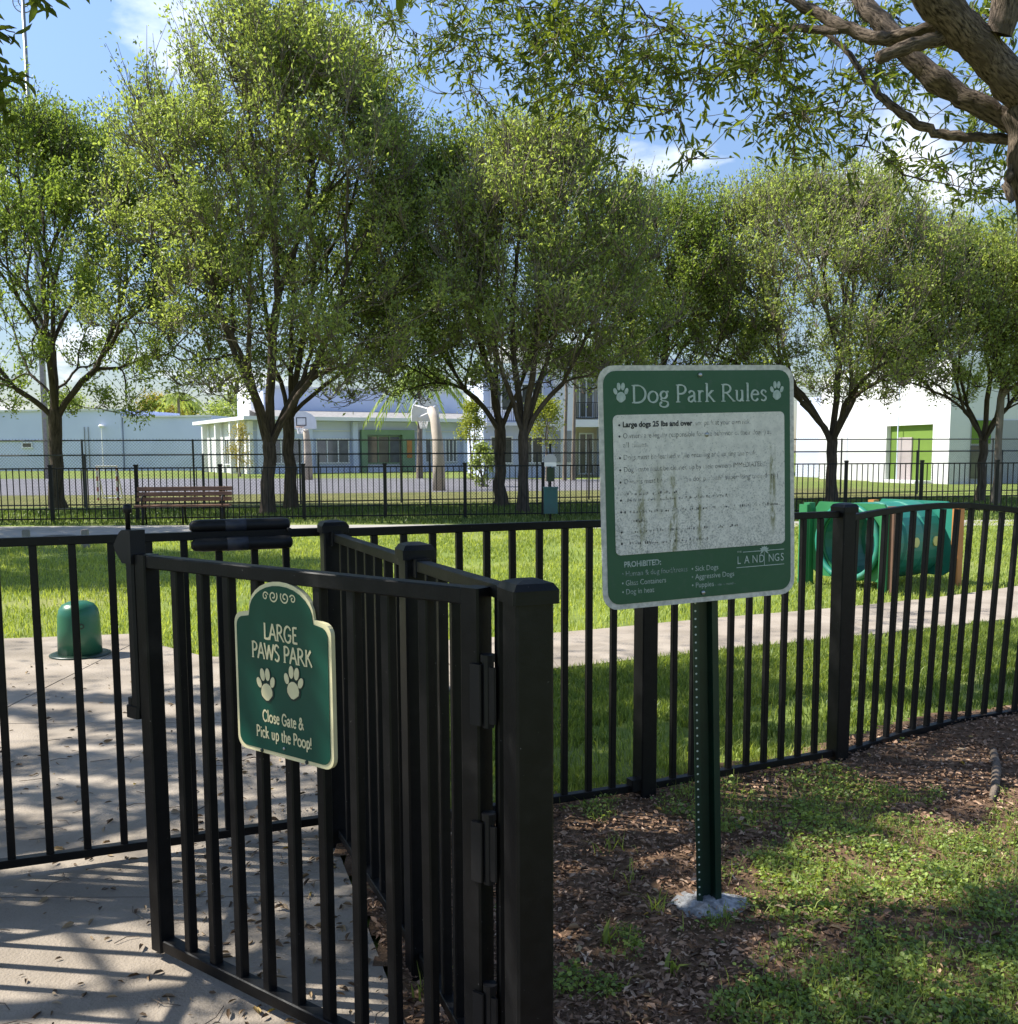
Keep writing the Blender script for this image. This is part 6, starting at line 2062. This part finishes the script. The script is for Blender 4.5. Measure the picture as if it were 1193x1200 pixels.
# open lawn
X, Y = scatter(360000, -11.5, 12.5, 4.3, 21.5)
X2, Y2 = rg.uniform(-1.1, 7.2, 190000), rg.uniform(4.0, 8.9, 190000)
k2 = Y2 < np.interp(X2, [-1.1, -.05, .34, 1.51, 3.22, 4.5, 6.2, 8.2], [6.2, 6.62, 6.89, 7.49, 8.27, 8.92, 10, 11.6])
X2, Y2 = X2[k2], Y2[k2]
X, Y = np.concatenate([X, X2]), np.concatenate([Y, Y2])
far = visible(X, Y, 160)
on_path = inside(PATH_POLY, X, Y) | ((X < pad_edge(np.clip(Y, 0, 6.6)) + .04) & (Y < 7.4))
ok = far & ~on_path & (Y > fence_y(X) + 0.1) & (Y < 18.2 + 0.2 * (X + 8))
X, Y = X[ok], Y[ok]
thin = fnoise(X, Y, 0.9, 21)
bare = (Y < fence_y(X) + 1.3) & (fnoise(X, Y, 2.5, 31) < 0.47) & (rg.random(len(X)) < .8)
bare |= (fnoise(X, Y, .8, 81) + .35 * (fnoise(X, Y, 5, 83) - .5) < .36) & (rg.random(len(X)) < .75)
X, Y, thin = X[~bare], Y[~bare], thin[~bare]
Hh = rg.uniform(.035, .075, len(X)) * (0.8 + .5 * thin)
V, F = blades(np.stack([X, Y, np.zeros_like(X)], 1), Hh, rg.uniform(.004, .009, len(X)) * (0.6 + Y / 12), rg, .8)
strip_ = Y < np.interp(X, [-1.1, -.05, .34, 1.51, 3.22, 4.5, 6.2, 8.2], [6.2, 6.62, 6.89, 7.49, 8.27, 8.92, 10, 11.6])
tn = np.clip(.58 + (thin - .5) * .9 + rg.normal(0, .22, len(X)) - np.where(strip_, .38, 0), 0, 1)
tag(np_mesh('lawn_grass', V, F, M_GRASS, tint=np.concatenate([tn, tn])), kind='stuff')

# rough grass beyond the far fence
X = rg.uniform(-16, 16, 60000); Y = rg.uniform(21.8, 34, 60000)
ok = visible(X, Y, 60) & (Y < 30.4 + .2 * X)
X, Y = X[ok], Y[ok]
V, F = blades(np.stack([X, Y, np.zeros_like(X)], 1), rg.uniform(.05, .12, len(X)), .02, rg, .8)
tn = np.clip(rg.normal(.4, .22, len(X)), 0, 1)
tag(np_mesh('verge_grass', V, F, M_VERGE, tint=np.concatenate([tn, tn])), kind='stuff')


def green(X, Y):
    px, py = project(np.stack([X, Y, np.zeros_like(X)], -1))
    def ell(cx, cy, rx, ry):
        return np.exp(-(((px - cx) / rx) ** 2 + ((py - cy) / ry) ** 2) ** 1.5)
    g = np.maximum.reduce([ell(1030, 1030, 220, 85), ell(1120, 1150, 260, 85), ell(850, 955, 75, 32), ell(930, 1190, 120, 40), ell(960, 950, 120, 40) * .85,
                           ell(690, 1170, 55, 22) * .8, ell(735, 1120, 30, 22) * .75, ell(845, 1085, 28, 16) * .8, ell(1190, 985, 60, 50), ell(700, 960, 40, 16) * .5])
    return g * 1.1 + (fnoise(X, Y, 3.3, 41) - .5) * 1.1 + (fnoise(X, Y, 11, 43) - .5) * .6


# mulch chips
X, Y = scatter(120000, -0.8, 5.5, 2.2, 6.4)
ok = visible(X, Y) & (X > pad_edge(Y) + .02) & (Y < fence_y(X) + .14)
X, Y = X[ok], Y[ok]
keep = rg.random(len(X)) > sstep(.3, .8, green(X, Y)) * .75
X, Y = X[keep], Y[keep]
n = len(X)
a = rg.random(n) * 6.283
D = np.stack([np.cos(a), np.sin(a), rg.normal(0, .25, n)], 1)
Ls = rg.uniform(.010, .040, n) * rg.uniform(.6, 1.1, n)
V, F, k = leaves(np.stack([X, Y, mulch_z(X, Y) + rg.uniform(.002, .016, n)], 1), D, Ls, Ls * rg.uniform(.25, .55, n), rg, .3, six=False)
tn = np.clip(rg.beta(1.6, 2.0, n), 0, 1)
tag(np_mesh('mulch_chips', V, F, M_MULCH, tint=np.repeat(tn, k)), kind='stuff')

# ground cover: small round leaves held flat
X, Y = scatter(210000, -0.6, 4.6, 2.3, 5.7)
ok = visible(X, Y) & (X > pad_edge(Y) + .05) & (Y < fence_y(X) - .04)
X, Y = X[ok], Y[ok]
keep = rg.random(len(X)) < sstep(.36, .8, green(X, Y)) * np.clip(.25 + 1.3 * sstep(.38, .6, fnoise(X, Y, 7, 71)), 0, 1)
X, Y = X[keep], Y[keep]
n = len(X)
a = rg.random(n) * 6.283
D = np.stack([np.cos(a), np.sin(a), rg.normal(.15, .3, n)], 1)
Ls = rg.uniform(.006, .018, n)
gz = fnoise(X, Y, 6, 55)
V, F, k = leaves(np.stack([X, Y, mulch_z(X, Y) + .006 + .05 * gz * rg.random(n)], 1), D, Ls, Ls * .85, rg, .12)
tn = np.clip(rg.normal(.45, .27, n) + (fnoise(X, Y, 9, 73) - .5) * .8, 0, 1)
tag(np_mesh('ground_cover', V, F, M_COVER, tint=np.repeat(tn, k)), kind='stuff')
# grass among it
X, Y = scatter(80000, -0.6, 4.8, 2.3, 5.8)
ok = visible(X, Y) & (X > pad_edge(Y) + .05) & (Y < fence_y(X) - .02)
X, Y = X[ok], Y[ok]
keep = rg.random(len(X)) < sstep(.35, .8, green(X, Y)) * np.clip(.3 + 1.4 * sstep(.4, .62, fnoise(X, Y, 4, 61)), 0, 1) * .8
X, Y = X[keep], Y[keep]
n = len(X)
V, F = blades(np.stack([X, Y, mulch_z(X, Y) - .004], 1), rg.uniform(.018, .055, n) * rg.choice([1, 1, 1, 1.8], n), rg.uniform(.002, .004, n), rg, 1.2)
tn = np.clip(rg.normal(.5, .25, n), 0, 1)
tag(np_mesh('bed_grass', V, F, M_GRASS, tint=np.concatenate([tn, tn])), kind='stuff')

# separate weeds in the mulch
def weed(px, py, n, h, w, label, spread=.02):
    q = at(px, py)
    root = tag(empty('grass_tuft', (q.x, q.y, 0.0)), label, 'weed', 'weeds in the mulch bed')
    P = np.stack([rg.normal(0, spread, n), rg.normal(0, spread, n), np.full(n, float(mulch_z(np.array(q.x), np.array(q.y))))], 1)
    V, F = blades(P, rg.uniform(h * .6, h, n), w, rg, 1.3)
    o = np_mesh('blade_cluster', V, F, M_GRASS, tint=np.concatenate([rg.uniform(.2, .8, n)] * 2), parent=root); o['kind'] = 'stuff'


weed(712, 1112, 7, .12, .012, 'broad-bladed weed standing alone in the mulch near the thick gate post', .008)
weed(768, 1078, 12, .12, .006, 'upright grass tuft in the mulch just left of the sign footing')
weed(718, 1000, 16, .09, .005, 'spreading grass tuft in the mulch farther back, left of the sign post', .03)
weed(738, 1035, 14, .07, .005, 'low grass tuft in the mulch between two others, left of the sign post', .03)
weed(786, 1148, 8, .08, .014, 'broad-leaved weed in the mulch below the sign footing', .01)
weed(503, 1180, 20, .10, .007, 'grass tuft growing at the foot of the walk-through fence', .03)

# surface root and stick
m_ = MB()
pts_ = [at(1164, 892), at(1168, 910), at(1166, 930), at(1162, 945)]
m_.tube([(p.x, p.y, mulch_z(np.array(p.x), np.array(p.y)) + .012) for p in pts_], [.018, .022, .018, .012], 8)
tag(m_.build('surface_root', M_DEADWOOD, None, True), 'pale surface root poking out of the mulch mound at the right', 'root')
m_ = MB()
pts_ = [at(868, 915), at(890, 909), at(918, 905)]
m_.tube([(p.x, p.y, mulch_z(np.array(p.x), np.array(p.y)) + .01) for p in pts_], [.009, .011, .008], 7)
tag(m_.build('stick', M_DEADWOOD, None, True), 'grey stick lying on the mulch at the foot of the right fence', 'stick')

# fallen leaves on the concrete and the mulch
X, Y = scatter(6500, -3.6, 1.2, 2.2, 7.2)
ok = visible(X, Y) & (X < pad_edge(Y) - .01) & (rg.random(len(X)) < .18 + .9 * sstep(-1.0, .0, X - pad_edge(Y) + .1) ** 2 * 1.0)
X, Y = X[ok], Y[ok]
X2, Y2 = scatter(700, -0.5, 3.6, 2.3, 5.2)
ok = visible(X2, Y2) & (X2 > pad_edge(Y2)) & (Y2 < fence_y(X2))
X2, Y2 = X2[ok], Y2[ok]
Z = np.concatenate([np.full(len(X), .036), mulch_z(X2, Y2) + .018])
npad = len(X)
X, Y = np.concatenate([X, X2]), np.concatenate([Y, Y2])
n = len(X)
a = rg.random(n) * 6.283
D = np.stack([np.cos(a), np.sin(a), rg.normal(.05, .12, n)], 1)
Ls = rg.uniform(.014, .05, n) * np.where(np.arange(n) < npad, .55 + .6 * rg.random(n), 1)
V, F, k = leaves(np.stack([X, Y, Z], 1), D, Ls, Ls * rg.uniform(.2, .42, n), rg, .5)
tag(np_mesh('leaf_litter', V, F, M_LITTER, tint=np.repeat(rg.random(n), k)), kind='stuff')
# twigs and grit on the pad
m_ = MB()
for _ in range(160):
    x, y = rg.uniform(-2.6, -0.2), rg.uniform(2.4, 5.2)
    if x > pad_edge(y) - .02: continue
    a = rg.random() * 6.28; L_ = rg.uniform(.03, .12)
    m_.tube([(x, y, .036), (x + L_ * .5 * math.cos(a), y + L_ * .5 * math.sin(a), .040), (x + L_ * math.cos(a + .3), y + L_ * math.sin(a + .3), .036)], .0015, 4)
tag(m_.build('twig_litter', M_DEADWOOD), kind='stuff')
